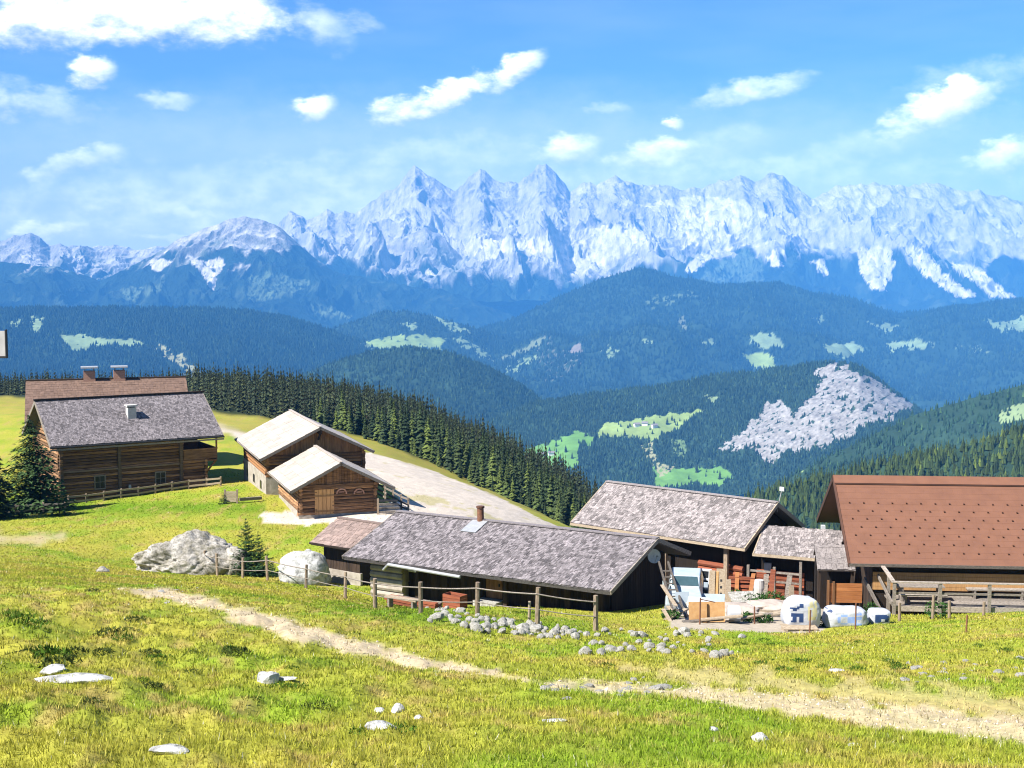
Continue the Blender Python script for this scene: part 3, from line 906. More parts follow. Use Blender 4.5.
def spruce_mesh(name, seed, **k):
    V, Fc, Cc = spruce_data(np.random.default_rng(seed), **k)
    return np_mesh(name, V, Fc, Cc)


FEDGE_PX = [-400, 150, 205, 290, 370, 450, 545, 600, 660, 800]
FEDGE_D = [372, 372, 300, 268, 254, 238, 208, 193, 175, 168]
FFAR_D = [455, 455, 455, 455, 455, 430, 385, 362, 335, 320]
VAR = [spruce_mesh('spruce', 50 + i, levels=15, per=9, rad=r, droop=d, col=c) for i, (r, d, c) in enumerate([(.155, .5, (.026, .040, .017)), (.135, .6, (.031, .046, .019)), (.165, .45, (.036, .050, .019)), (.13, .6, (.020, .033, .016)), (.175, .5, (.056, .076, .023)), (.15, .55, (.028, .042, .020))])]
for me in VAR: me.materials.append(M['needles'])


def forest():
    rng = np.random.default_rng(5)
    cand = []
    grid = {}
    sp = 1.75
    tries = 0
    while tries < 60000:
        tries += 1
        px = rng.uniform(-170, 720)
        e, f = np.interp(px, FEDGE_PX, FEDGE_D), np.interp(px, FEDGE_PX, FFAR_D)
        d = math.sqrt(rng.uniform((e + 2) ** 2, f * f))
        x = float(ray(px, 430)[0]) * d
        gx, gy = int(x // sp), int(d // sp)
        ok = True
        for i in (-1, 0, 1):
            for j in (-1, 0, 1):
                for (a, b) in grid.get((gx + i, gy + j), ()):
                    if (a - x) ** 2 + (b - d) ** 2 < sp * sp: ok = False
        if not ok: continue
        grid.setdefault((gx, gy), []).append((x, d))
        cand.append((x, d, px))
    arr = np.array(cand)
    z = G(arr[:, 0], arr[:, 1])
    edge = arr[:, 1] - np.interp(arr[:, 2], FEDGE_PX, FEDGE_D)
    hs = rng.triangular(4.2, 7.4, 10.2, len(arr)) * (1 + .22 * fbm(arr[:, 0] / 14, arr[:, 1] / 14, 2, 7)) * np.where(arr[:, 2] < 190, .85, 1) * np.where(edge < 6, rng.uniform(.35, .75, len(arr)), 1)
    vis = ((arr[:, 2] > 202) & (arr[:, 2] < 588)) | ((arr[:, 2] > -6) & (arr[:, 2] < 30))
    order = np.argsort(np.where(vis, arr[:, 1], 1e6))
    solo = order[:285]
    rest = order[285:]
    for n, i in enumerate(solo):
        me = VAR[4] if (edge[i] < 14 and rng.random() < .5) or rng.random() < .09 else VAR[rng.choice([0, 1, 2, 3, 5])]
        o = bpy.data.objects.new('spruce', me)
        COL.objects.link(o)
        h = hs[i]
        o.location = (arr[i, 0], arr[i, 1], z[i] - .1)
        o.scale = (h * rng.uniform(.9, 1.15),) * 2 + (h,)
        o.rotation_euler = (0, 0, rng.uniform(0, 6.28))
        tag(o, 'dark green spruce in the dense forest bordering the pale gravel slope', 'tree', 'spruces of the near forest')
    datas = [spruce_data(np.random.default_rng(80 + i), levels=9, per=6, rad=r, droop=.5, col=c) for i, (r, c) in enumerate([(.14, (.027, .037, .018)), (.12, (.021, .031, .017)), (.145, (.038, .047, .020)), (.13, (.030, .040, .021))])]
    Vs, Fs, Cs = [], [], []; off = 0
    for i in rest:
        V, Fc, Cc = datas[rng.integers(4)]
        a = rng.uniform(0, 6.28); c, s = math.cos(a), math.sin(a); h = hs[i]
        V2 = np.stack([(V[:, 0] * c - V[:, 1] * s) * h, (V[:, 0] * s + V[:, 1] * c) * h, V[:, 2] * h], 1) + np.array([arr[i, 0], arr[i, 1], z[i] - .1])
        Vs.append(V2); Fs.append(Fc + off); Cs.append(Cc * rng.uniform(.7, 1.3)); off += len(V)
    o = link('spruce_forest', np_mesh('spruce_forest', np.concatenate(Vs), np.concatenate(Fs), np.concatenate(Cs)), M['needles_far'])
    tag(o, 'dense spruce forest running on behind the first trees', 'forest', kind='stuff')


forest()


def cone_forest(name, label, S, n, hr_, seed, maxq=None, xr=(-60, 1084), col=(.024, .048, .026), sides=5, tiers=1, wid=.24):
    rng = np.random.default_rng(seed)
    x, y, z, c, t, qx, qy = S['x'], S['y'], S['z'], S['c'], S['t'], S['qx'], S['qy']
    area = np.abs(np.gradient(x, axis=1) * np.gradient(y, axis=0))
    cm = c.max(-1); cs = cm.copy()
    for q in range(1, 5): cs = np.maximum(cs, (np.roll(cm, q, 0) + np.roll(cm, -q, 0) + np.roll(cm, q, 1) + np.roll(cm, -q, 1)) / 4)
    ok = (cm < .13) & (cs < .22) & (t < 1.06) & (qx > xr[0]) & (qx < xr[1])
    if maxq: ok &= qy < np.interp(qx, *zip(*maxq))
    w = (area * (ok | ((RNG.random(cm.shape) < .03) & (cm < .34) & (t < 1.06) & (c[..., 1] > c[..., 0] * 1.02) & (qx > xr[0]) & (qx < xr[1])))).ravel(); w /= w.sum()
    k = rng.choice(w.size, n, p=w)
    r_, c_ = np.unravel_index(k, x.shape)
    r2 = np.clip(r_ + 1, 0, x.shape[0] - 1); c2 = np.clip(c_ + 1, 0, x.shape[1] - 1)
    u, v = rng.random(n), rng.random(n)

    def bl(A): return (A[r_, c_] * (1 - u) + A[r2, c_] * u) * (1 - v) + (A[r_, c2] * (1 - u) + A[r2, c2] * u) * v
    px, py, pz = bl(x), bl(y), bl(z)
    h = rng.uniform(hr_[0], hr_[1], n) * (1 + .25 * fbm(px / 60, py / 60, 2, seed)); rad = h * wid * rng.uniform(.8, 1.25, n)
    tone = rng.uniform(.55, 1.35, n) * (1 + .35 * fbm(px / 150, py / 200, 3, seed + 4))
    base = np.array(col)[None] * tone[:, None]
    yl = rng.random(n) < .10
    base[yl] *= np.array([2.0, 1.75, 1.1])
    Vs, Fs, Cs = [], [], []; off = 0
    for tier in range(tiers):
        z0 = h * (.02 + .36 * tier); z1 = h * (1.0 if tier == tiers - 1 else .72)
        rr = rad * (1 - .42 * tier)
        ang = rng.uniform(0, 6.28, n)
        ring = []
        for i in range(sides):
            a = ang + 2 * math.pi * i / sides
            q = rr * rng.uniform(.75, 1.2, n)
            ring.append(np.stack([px + np.cos(a) * q, py + np.sin(a) * q, pz + z0 - rr * .2 * rng.uniform(0, 1, n)], 1))
        V = np.stack(ring + [np.stack([px, py, pz + z1], 1)], 1)
        idx = np.arange(n)[:, None] * (sides + 1) + off
        f = np.stack([np.concatenate([idx + i, idx + (i + 1) % sides, idx + sides], 1) for i in range(sides)], 1)
        Vs.append(V.reshape(-1, 3)); Fs.append(f.reshape(-1, 3))
        jit = rng.uniform(.75, 1.25, (n, sides + 1, 1))
        Cs.append((base[:, None] * jit).reshape(-1, 3)); off += n * (sides + 1)
    o = link(name, np_mesh(name, np.concatenate(Vs), np.concatenate(Fs), np.concatenate(Cs)), M['needles_far'])
    tag(o, label, 'forest', kind='stuff')


cone_forest('slope_forest', 'green conifer forest on the slope behind the brown roofed hut', S_F, 6500, (5.5, 9.2), 601, xr=(640, 1200), col=(.040, .062, .016), sides=6, tiers=3, wid=.2)
cone_forest('hillside_forest', 'blue green conifer forest falling from the right edge', S_E, 5200, (5.5, 9.5), 602, xr=(660, 1200), col=(.026, .056, .026), sides=5, tiers=2, wid=.22)
cone_forest('dome_forest', 'blue green conifer forest covering the rounded hill', S_M, 20000, (7, 11), 603, col=(.024, .048, .026), maxq=[(-100, 480), (800, 520)], xr=(150, 720))
cone_forest('foothill_forest', 'conifer forest around the bright meadows and the pale rock face', S_D, 34000, (6, 10), 604, col=(.024, .048, .026), xr=(420, 1060))
cone_forest('plateau_forest', 'dark conifer forest on the flat topped ridge', S_P, 30000, (11, 19), 605, maxq=[(-100, 390), (800, 420)], col=(.016, .034, .020), xr=(-60, 620), wid=.3)
cone_forest('mountain_forest', 'dark conifer forest on the hill below the mountains', S_C, 32000, (12, 22), 606, col=(.016, .034, .020), maxq=[(-100, 410), (1200, 400)], xr=(380, 1084), wid=.3)


cone_forest('ridge_forest', 'blue conifer forest on the ridge with pale clearings', S_V, 12000, (11, 18), 607, col=(.018, .036, .022), maxq=[(-100, 400), (800, 430)], xr=(260, 700), wid=.3)


def conifer(name, label, loc, h, seed, sub, levels, per, rad, col, droop=.35, base=.04, group=None, rot=(0, 0, 0), tipc=1.5):
    V, Fc, Cc = spruce_data(np.random.default_rng(seed), levels=levels, per=per, rad=rad, droop=droop, base=base, sub=sub, col=col, tipc=tipc)
    k = 5
    r = thing(name, label, 'tree', loc, 0, group)
    r.rotation_euler = rot
    s = np.array([h, h, h])
    link('trunk', np_mesh('trunk', V[:3 * k] * s, Fc[:k], Cc[:3 * k]), M['needles'], r)
    link('crown', np_mesh('crown', V[3 * k:] * s, Fc[k:] - 3 * k, Cc[3 * k:]), M['needles'], r)
    return r


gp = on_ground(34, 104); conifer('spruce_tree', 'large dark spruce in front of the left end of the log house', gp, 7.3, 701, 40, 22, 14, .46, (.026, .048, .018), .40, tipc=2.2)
gp = on_ground(-9, 98); conifer('spruce_tree', 'dark spruce cut off by the left edge beside the dry field', gp, 8.0, 702, 30, 20, 13, .24, (.024, .040, .018), .5)
gp = on_ground(247, 71.5); conifer('young_pine', 'taller young dark green pine between the big boulder and the white boulder', gp + Vector((0, 0, -.05)), 3.1, 703, 34, 15, 11, .28, (.020, .046, .016), -.45, tipc=1.9)
gp = on_ground(259, 71); conifer('young_pine', 'shorter young pine with upright twigs right beside the taller pine', gp + Vector((0, 0, -.05)), 2.4, 704, 30, 13, 10, .30, (.022, .050, .018), -.5, tipc=1.9)
for px, d, h, lb in ((8, 100, 1.7, 'low green conifer bush under the left spruces, leftmost one'), (22, 99, 1.3, 'low green conifer bush by the plank fence, left of the large spruce'), (62, 101, 2.6, 'bushy young spruce on the right side of the large spruce'), (225, 103, 1.0, 'small dark bush beside the gate of the log house'), (272, 70.5, .9, 'small green bush behind the wire fence near the young pines')):
    gp = on_ground(px, d)
    conifer('conifer_bush', lb, gp, h, int(710 + px), 12, 9, 9, .42, (.030, .060, .020), -.15, tipc=1.8)


# ------------------------------------------------------------------ buildings
class House:
    def __init__(s, name, label, cat, R0, yaw, L, rf, rb, pitch, base_z, th=.16, group=None):
        s.yaw = math.radians(yaw); s.L, s.rf, s.rb, s.p = L, rf, rb, math.radians(pitch)
        s.loc = Vector((R0[0], R0[1], base_z)); s.hr = R0[2] - base_z; s.th = th
        s.t = thing(name, label, cat, s.loc, s.yaw, group)
        s.R = Matrix.Rotation(-s.yaw, 3, 'Z')

    def hz(s, y): return s.hr - abs(y) * math.tan(s.p) - s.th / math.cos(s.p)

    def hit(s, px, py, axis, val):
        a, b = ray(px, py)
        o = s.R @ (-s.loc); d = s.R @ Vector((float(a), 1, float(b)))
        return o + d * ((val - o[axis]) / d[axis])

    def frame(s, side):
        run = s.rf if side < 0 else s.rb
        return Vector((0, side * math.cos(s.p), -math.sin(s.p))), Vector((0, side * math.sin(s.p), math.cos(s.p))), run / math.cos(s.p)

    def slab(s, mb, side, x0=None, x1=None, th=None, tone=.55, lift=0):
        sv, nv, ln = s.frame(side)
        x0 = 0 if x0 is None else x0; x1 = s.L if x1 is None else x1; th = th or s.th
        c = Vector(((x0 + x1) / 2, 0, s.hr)) + sv * ln / 2 - nv * (th / 2 - lift)
        mb.obox(c, ((x1 - x0) / 2, 0, 0), sv * ln / 2, nv * th / 2, tone)

    def shingles(s, mb, side, w=.22, e=.33, x0=0, x1=None, lo=.62, hi=1.3, seed=1, patch=.12):
        rng = random.Random(seed)
        sv, nv, ln = s.frame(side)
        x1 = s.L if x1 is None else x1
        rows = int(ln / e)
        for r in range(rows + 1):
            sd = ln - r * e
            x = x0 - rng.uniform(0, w)
            while x < x1:
                ww = w * rng.uniform(.7, 1.5)
                a, b = max(x, x0 - .02), min(x + ww - .012, x1 + .02)
                if b - a > .05:
                    l = min(e * 1.45, sd + .05) * rng.uniform(.93, 1.04)
                    c = Vector(((a + b) / 2, 0, s.hr)) + sv * (sd - l / 2 + rng.uniform(-.03, .03)) + nv * (.022 + rng.uniform(0, .016))
                    tl = rng.uniform(.015, .06)
                    tone = rng.uniform(lo, hi) * (1 + patch * float(_pn((a + seed * 7) * .5, sd * .7)))
                    ey = (sv * math.cos(tl) + nv * math.sin(tl)) * l / 2
                    mb.obox(c, Vector(((b - a) / 2, 0, rng.uniform(-.006, .006))), ey, nv * .012, tone)
                x += ww
        return mb

    def core(s, mb, x0, x1, yf, yb, tone=.5, z0=-.8):
        mb.prismx([(yf, z0), (yb, z0), (yb, s.hz(yb) - .01), (0, s.hz(0) - .01), (yf, s.hz(yf) - .01)], x0, x1, tone)

    def logs(s, mb, p0, p1, z0, z1, r=.13, ext=.22, seed=3, lo=.45, hi=1.6):
        rng = random.Random(seed)
        p0, p1 = Vector((*p0, 0)), Vector((*p1, 0)); d = (p1 - p0).normalized()
        z = z0 + r
        while z < z1 - r * .3:
            q = r * rng.uniform(.92, 1.08)
            up = Vector((0, 0, z))
            mb.tube(p0 - d * ext * rng.uniform(.7, 1.1) + up, p1 + d * ext * rng.uniform(.7, 1.1) + up, q, q * rng.uniform(.92, 1.05), 8, rng.uniform(lo, hi))
            z += 2 * r * .96

    def gable_logs(s, mb, x, z0, r=.13, seed=5, yf=None, yb=None, lo=.6, hi=1.3):
        rng = random.Random(seed)
        z = z0 + r
        while True:
            hw = (s.hr - s.th / math.cos(s.p) - z - r) / math.tan(s.p)
            if hw < .3: break
            a = -hw if yf is None else max(-hw, yf); b = hw if yb is None else min(hw, yb)
            mb.tube((x, a, z), (x, b, z), r, r, 8, rng.uniform(lo, hi))
            z += 2 * r * .96

    def gable_planks(s, mb, x, sgn, z0, w=.17, yf=None, yb=None, seed=6, th=.03, lo=.6, hi=1.3):
        rng = random.Random(seed)
        y = yf
        while y < yb - .03:
            y2 = min(y + w * rng.uniform(.8, 1.2), yb)
            top = min(s.hz(y), s.hz(y2)) - .02
            if top > z0 + .05: mb.box(min(x, x + sgn * th), max(x, x + sgn * th), y + .006, y2 - .006, z0, top, rng.uniform(lo, hi))
            y = y2

    def verge(s, mb, x, side, w=.05, h=.2, tone=1.0, up=.05):
        sv, nv, ln = s.frame(side)
        c = Vector((x, 0, s.hr)) + sv * ln / 2 - nv * (h / 2 - up)
        mb.obox(c, (w / 2, 0, 0), sv * (ln / 2 + .02), nv * h / 2, tone)

    def fascia(s, mb, side, w=.04, h=.18, tone=1.0, out=.02, drop=0):
        sv, nv, ln = s.frame(side)
        c = Vector((s.L / 2, 0, s.hr)) + sv * (ln + out) - Vector((0, 0, drop + h / 2 - .06))
        mb.obox(c, (s.L / 2 + .04, 0, 0), (0, w / 2, 0), (0, 0, h / 2), tone)


def _pn(a, b):
    return gnoise(np.array([a]), np.array([b]), 90)[0]


def window(h, xw, zw, y, w, hgt, fw=.09, axis='y', out=-1, name='window', muntin=True):
    """frame + pane on the wall plane; out = direction that points outside"""
    f = MB()

    def bx(a0, a1, z0, z1, d0, d1, t=1.0):
        lo, hi = sorted((y + out * d0, y + out * d1))
        if axis == 'y': f_.box(a0, a1, lo, hi, z0, z1, t)
        else: f_.box(lo, hi, a0, a1, z0, z1, t)
    f_ = f
    bx(xw - w / 2 - fw, xw - w / 2, zw - hgt / 2 - fw, zw + hgt / 2 + fw, .10, .19)
    bx(xw + w / 2, xw + w / 2 + fw, zw - hgt / 2 - fw, zw + hgt / 2 + fw, .10, .19)
    bx(xw - w / 2, xw + w / 2, zw + hgt / 2, zw + hgt / 2 + fw, .10, .185)
    bx(xw - w / 2 - fw * .4, xw + w / 2 + fw * .4, zw - hgt / 2 - fw, zw - hgt / 2, .10, .23)
    if muntin:
        bx(xw - .02, xw + .02, zw - hgt / 2, zw + hgt / 2, .135, .165); bx(xw - w / 2, xw + w / 2, zw + .0, zw + .04, .132, .168)
    fr = f.build(name, M['grey_wood'], h.t)
    f_ = MB()
    bx(xw - w / 2, xw + w / 2, zw - hgt / 2, zw + hgt / 2, .08, .142)
    f_.build('pane', M['window_dark'], fr)
    return fr


def chimney(h, x, y, z0, z1, w, mat, capw, capm, legs=.14):
    c = MB().box(x - w / 2, x + w / 2, y - w / 2, y + w / 2, z0, z1).build('chimney', mat, h.t)
    k = MB()
    for i in (-1, 1):
        for j in (-1, 1):
            k.box(x + i * w * .36 - .04, x + i * w * .36 + .04, y + j * w * .36 - .04, y + j * w * .36 + .04, z1 - .01, z1 + legs, .5)
    k.box(x - capw / 2, x + capw / 2, y - capw / 2, y + capw / 2, z1 + legs - .003, z1 + legs + .12)
    k.build('chimney_cap', capm, c)
    return c


# --- house with the brown roof behind the log house
z2 = -11.35
A2p = P(26, 381, 127)
A2 = House('tiled_house', 'house with a brown tiled roof and two capped chimneys behind the log house', 'house', (A2p.x, 127, A2p.z), 17, 14.2, 5.6, 5.6, 30, -18.9)
m = MB(); A2.core(m, .7, A2.L - .7, -4.6, 4.6, 1.0); A2.logs(m, (.7, -4.6), (.7, 4.6), 0, 4.5); A2.logs(m, (A2.L - .7, -4.6), (A2.L - .7, 4.6), 0, 4.5); m.build('wall', M['log'], A2.t)
m = MB(); A2.slab(m, -1, tone=1); A2.slab(m, 1, tone=1); A2.shingles(m, -1, .30, .36, lo=.85, hi=1.12, seed=21, patch=.1); A2.shingles(m, 1, .34, .45, lo=.85, hi=1.12, seed=22)
rf = m.build('roof', M['roof_brown2'], A2.t)
m = MB().bar((-.05, 0, A2.hr + .05), (A2.L + .05, 0, A2.hr + .05), .3, .12); m.build('ridge_cap', M['plank_dark'], rf)
for px in (89.5, 119.5):
    q = A2.hit(px, 381, 1, 0)
    chimney(A2, q.x, .15, A2.hr - .5, A2.hr + .78, 1.05, M['brick'], 1.5, M['metal_grey'], .28)

# --- the log house
A = House('log_house', 'dark brown log house with a grey shingle roof, gallery and small white chimney', 'house', (-38.39, 112.0, -11.46), 30.9, 13.9, 5.14, 5.14, 31.3, -18.75)
yf, yb = -4.2, 4.3; XL, XR, XG = .95, 12.6, 10.55
m = MB()
A.core(m, XL + .1, XG, yf + .12, yb, .4); A.core(m, XG, XR - .1, yf + 1.5, yb, .25)
m.box(XG, XR - .1, yf + .12, yf + 1.6, -.8, 2.15, .4)
A.logs(m, (XL, yf), (XG, yf), -.4, A.hz(yf), .135, .24, 31)
A.logs(m, (XG + .3, yf), (XR, yf), -.4, 2.2, .135, .24, 32)
A.logs(m, (XL, yf), (XL, yb), -.4, A.hz(yb) - .1, .135, .3, 33); A.logs(m, (XR, yf), (XR, yb), -.4, 2.2, .135, .3, 34)
A.gable_logs(m, XL, A.hz(yb) - .1, .135, 35)
m.build('wall', M['log'], A.t)
m = MB()
for x in (XL, 5.5, XG): MB().box(x - .13, x + .13, yf - .26, yf - .10, -.3, A.hz(yf) - .02, .6).build('corner_post', M['log_grey'], A.t)
m = MB().bar((XL, yf - .17, 1.98), (XG + .1, yf - .17, 1.98), .14, .12, 1.2); m.build('ledge', M['log_grey'], A.t)
m = MB(); A.slab(m, -1); A.slab(m, 1); A.shingles(m, -1, .13, .18, lo=.5, hi=1.35, seed=11); A.shingles(m, 1, .3, .4, seed=12)
rf = m.build('roof', M['shingle'], A.t)
m = MB().bar((-.1, -.02, A.hr + .10), (A.L + .1, -.02, A.hr + .10), .34, .10, .5); m.bar((-.05, -.13, A.hr + .14), (A.L + .05, -.13, A.hr + .14), .12, .04, 1.6); m.build('ridge_cap', M['plank_dark'], rf)
m = MB(); A.fascia(m, -1, .05, .13, 1.1, .03, .26); m.bar((0, -A.rf + .12, A.hr - A.rf * math.tan(A.p) - .02), (A.L, -A.rf + .12, A.hr - A.rf * math.tan(A.p) - .02), .22, .05, 1.1)
for sd in (-1, 1): A.verge(m, 0, sd, .06, .26); A.verge(m, A.L, sd, .06, .26)
m.build('eaves_board', M['grey_wood'], rf)
m = MB().tube((-.05, -A.rf - .09, A.hr - A.rf * math.tan(A.p) - .10), (A.L + .05, -A.rf - .09, A.hr - A.rf * math.tan(A.p) - .10), .07, n=8, tone=.6); m.build('gutter', M['black'], rf)
for px, py in ((99.5, 482), (160, 478)):
    q = A.hit(px, py, 1, yf)
    window(A, q.x, q.z, yf, .72, .95)
m = MB()   # gallery round the right gable
m.box(XR - .05, XR + 1.0, yf - .15, yb, 2.0, 2.14, .9)
for k in range(7): m.box(XR + .97, XR + 1.02, yf - .15 + k * 1.24, yf - .15 + k * 1.24 + 1.2, 2.15, 3.05, random.uniform(.5, 1.1))
m.box(XG + .2, XR + 1.0, yf - .19, yf - .14, 2.22, 3.0, .8); m.bar((XG + .1, yf - .17, 3.05), (XR + 1.02, yf - .17, 3.05), .12, .09, 1.5); m.bar((XR + 1.0, yf - .2, 3.05), (XR + 1.0, yb, 3.05), .1, .08, 1.3)
for k in range(5): m.bar((XR, yf + .1 + k * 2.0, .9), (XR + .95, yf + .1 + k * 2.0, 2.0), .12, .14, .8)
m.bar((XR + .95, yf - .16, 3.0), (XR + .95, yf - .16, A.hz(yf - .16)), .12, .12, .9)
m.build('gallery', M['log'], A.t)
q = A.hit(131, 411, 1, -2.35)
chimney(A, q.x, -2.35, A.hr - 2.35 * math.tan(A.p) - .3, A.hr - 2.35 * math.tan(A.p) + .75, .68, M['plaster'], .86, M['plaster'], .1)
m = MB().tube((A.hit(130, 489, 1, yf - .45).x, yf - .45, .2), (A.hit(130, 489, 1, yf - .45).x, yf - .45, .62), .12, .10, 10); m.build('white_lantern', M['white_paint'], A.t)

# --- big barn with the pale roof
Bg = House('log_barn', 'brown plank barn with whitewashed base and a large pale roof', 'barn', (-19.13, 120.0, -13.05), -70.6, 12.9, 4.77, 4.25, 25.9, -18.9)
yf, yb = -4.0, 3.55; XL, XR = .8, 12.0
m = MB(); Bg.core(m, XL + .1, XR - .1, yf + .1, yb - .1, .5)
Bg.logs(m, (XL, yf), (XR, yf), 2.0, Bg.hz(yf), .13, .2, 41); Bg.logs(m, (XR, yf), (XR, yb), 1.9, 3.6, .13, .2, 42); Bg.logs(m, (XL, yb), (XR, yb), 1.0, Bg.hz(yb), .13, .2, 43); Bg.logs(m, (XL, yf), (XL, yb), 1.0, 3.4, .13, .2, 44)
Bg.gable_planks(m, XR - .1, 1, 3.5, .2, yf, yb, 45, .09, 1.0, 1.7)
m.build('wall', M['plank_brown'], Bg.t)
m = MB(); m.box(XL - .12, XR + .12, yf - .16, yf + .2, -.8, 2.0); m.box(XR - .2, XR + .14, yf + .2, yb + .1, -.8, 1.9); m.build('whitewashed_base', M['white_wash'], Bg.t)
m = MB()
for k in range(3): MB().box(2.5 + k * 3.4, 3.2 + k * 3.4, yf - .19, yf - .165, .75, 1.4, .5).build('window', M['window_dark'], Bg.t)


def pale_roof(h, seed):
    m = MB(); h.slab(m, -1, th=.14, tone=.5, lift=-.03); h.slab(m, 1, th=.14, tone=.5, lift=-.03)
    rng = random.Random(seed)
    for side in (-1, 1):
        sv, nv, ln = h.frame(side)
        n = max(3, int(ln / .62)); w = 1.05
        for r in range(n):
            x = -rng.uniform(0, .5)
            while x < h.L:
                a, b = max(0, x), min(h.L, x + w)
                if b - a > .03:
                    s0, s1 = r * ln / n, (r + 1) * ln / n
                    m.obox(Vector(((a + b) / 2, 0, h.hr)) + sv * ((s0 + s1) / 2 + .02) + nv * (-.005 + rng.uniform(0, .012)), ((b - a) / 2 - .008, 0, 0), sv * ((s1 - s0) / 2 + .02) + nv * .012, nv * .012, rng.uniform(.86, 1.08))
                x += w
    r = m.build('roof', M['roof_white'], h.t)
    m = MB()
    for sd in (-1, 1):
        h.verge(m, h.L + .01, sd, .06, .2, .6, .0); h.verge(m, -.01, sd, .06, .2, .6, .0); h.fascia(m, sd, .05, .14, .6, .0, .02)
    m.build('verge_board', M['grey_wood'], r)
    m = MB(); m.bar((-.03, 0, h.hr + .03), (h.L + .03, 0, h.hr + .03), .26, .05, 1.0); m.build('ridge_cap', M['roof_white'], r)
    return r


pale_roof(Bg, 3)
m = MB().bar((XR - .4, 0, Bg.hz(0) - .25), (Bg.L - .1, 0, Bg.hz(0) - .25), .24, .28); m.bar((XR, 0, Bg.hz(0) - .9), (Bg.L - .15, 0, Bg.hz(0) - .4), .12, .14); m.build('ridge_beam', M['plank_dark'], Bg.t)

# --- small cabin
S = House('log_cabin', 'small log cabin with a pale wooden door under a pale roof', 'cabin', (-15.17, 107.0, -14.4), -70.7, 9.35, 3.67, 3.89, 27.2, -18.55)
yf, yb = -2.75, 2.65; XL, XR = .1, 8.3
m = MB(); S.core(m, XL, XR - .1, yf + .1, yb - .1, .4)
S.logs(m, (XL, yf), (XR, yf), .5, S.hz(yf), .13, .24, 51); S.logs(m, (XL, yb), (XR, yb), .5, S.hz(yb), .13, .24, 52)
DX = S.hit(325, 505, 0, XR)
d0, d1 = S.hit(314.5, 505, 0, XR).y, S.hit(334, 505, 0, XR).y
S.logs(m, (XR, yf), (XR, d0 - .06), .3, 2.25, .13, .22, 53); S.logs(m, (XR, d1 + .06), (XR, yb), .3, 2.25, .13, .22, 54)
S.gable_planks(m, XR - .05, 1, 2.2, .19, yf, yb, 55, .12, .5, 1.1)
m.build('wall', M['log'], S.t)
m = MB(); m.box(XL, XR + .1, yf - .12, yf + .2, -.8, .55); m.box(XR - .1, XR + .14, yf + .2, yb + .1, -.8, .32); m.build('stone_base', M['white_wash'], S.t)
m = MB(); n = 5
for k in range(n): m.box(XR + .02, XR + .12, d0 + (d1 - d0) * k / n + .01, d0 + (d1 - d0) * (k + 1) / n - .01, .12, 2.12, random.uniform(1.3, 1.6))
dr = m.build('door', M['plank_new'], S.t)
m = MB(); m.box(XR + .12, XR + .15, d0 + .04, d1 - .04, .5, .62, .8); m.box(XR + .12, XR + .15, d0 + .04, d1 - .04, 1.6, 1.72, .8); m.build('door_batten', M['plank_new'], dr)
m = MB().box(XR + .0, XR + .16, d0 - .1, d1 + .1, 2.13, 2.3, .8); m.bar((XR + .05, yf - .1, 2.38), (XR + .05, yb + .3, 2.38), .2, .16, .7); m.build('lintel', M['log'], S.t)
pale_roof(S, 5)
for px in (341.5, 359):   # two carved arches on the log front
    q = S.hit(px, 491, 0, XR + .16)
    m = MB(); n = 9
    for k in range(n - 1):
        a0, a1 = math.pi * k / (n - 1), math.pi * (k + 1) / (n - 1)
        m.bar((XR + .18, q.y - math.cos(a0) * .36, q.z - .2 + math.sin(a0) * .36), (XR + .18, q.y - math.cos(a1) * .36, q.z - .2 + math.sin(a1) * .36), .09, .1, random.uniform(.8, 1.2))
    m.bar((XR + .18, q.y - .2, q.z - .06), (XR + .18, q.y + .2, q.z - .06), .08, .08, .9)
    m.build('carved_arch', surf('pale_red_wood', (.30, .15, .10), (.48, .28, .20), 6, bmp=.2) if px < 350 else bpy.data.materials['pale_red_wood'], S.t)

# --- long shingled barn in front
Br = House('long_barn', 'long low dark barn with a grey wooden shingle roof behind the wire fence', 'barn', (-5.42, 66.0, -12.08), -34.7, 14.13, 3.95, 2.9, 20.3, -15.5)
Br.t.rotation_euler = (0, -math.atan(.022), Br.yaw)
yf, yb = -2.9, 2.4; XL, XR = .9, 13.2
m = MB(); Br.core(m, XL + 1.6, XR - .1, yf + .7, yb, .35, -1.6); m.box(XL + 1.6, XR, yf + .55, yf + .75, -1.2, .75, .5)
Br.gable_planks(m, XR - .1, 1, -1.2, .2, yf + .7, yb, 66, .05, .4, 1.0)
for k in range(7): m.box(XL + 2.4 + k * 1.6, XL + 2.6 + k * 1.6, yf + .05, yf + .22, -1.4, Br.hz(yf) - .02, .8)
rngp = random.Random(4)
x = XL + 1.7
while x < XR - .1:
    w = rngp.uniform(.14, .22); m.box(x, x + w - .012, yf + .50, yf + .56, -1.2, Br.hz(yf + .5) - .02, rngp.uniform(.5, 1.3)); x += w
m.build('wall', M['plank_dark'], Br.t)
m = MB(); Br.core(m, XL, XL + 1.6, yf + .1, yb, .9, -1.2); Br.logs(m, (XL, yf), (XL + 1.7, yf), -.5, Br.hz(yf) - .1, .15, .1, 61, .8, 1.1); m.build('whitewashed_end', M['white_wash'], Br.t)
m = MB(); Br.slab(m, -1); Br.slab(m, 1); Br.shingles(m, -1, .11, .165, lo=.42, hi=1.5, seed=13, patch=.12); Br.shingles(m, 1, .3, .4, seed=14)
rf = m.build('roof', M['shingle'], Br.t)
m = MB()
for xx, tn in ((Br.L + .02, 1.2), (-.02, .7)):
    m = MB()
    for sd in (-1, 1): Br.verge(m, xx, sd, .05, .17, tn)
    m.build('verge_board', M['grey_wood'], rf)
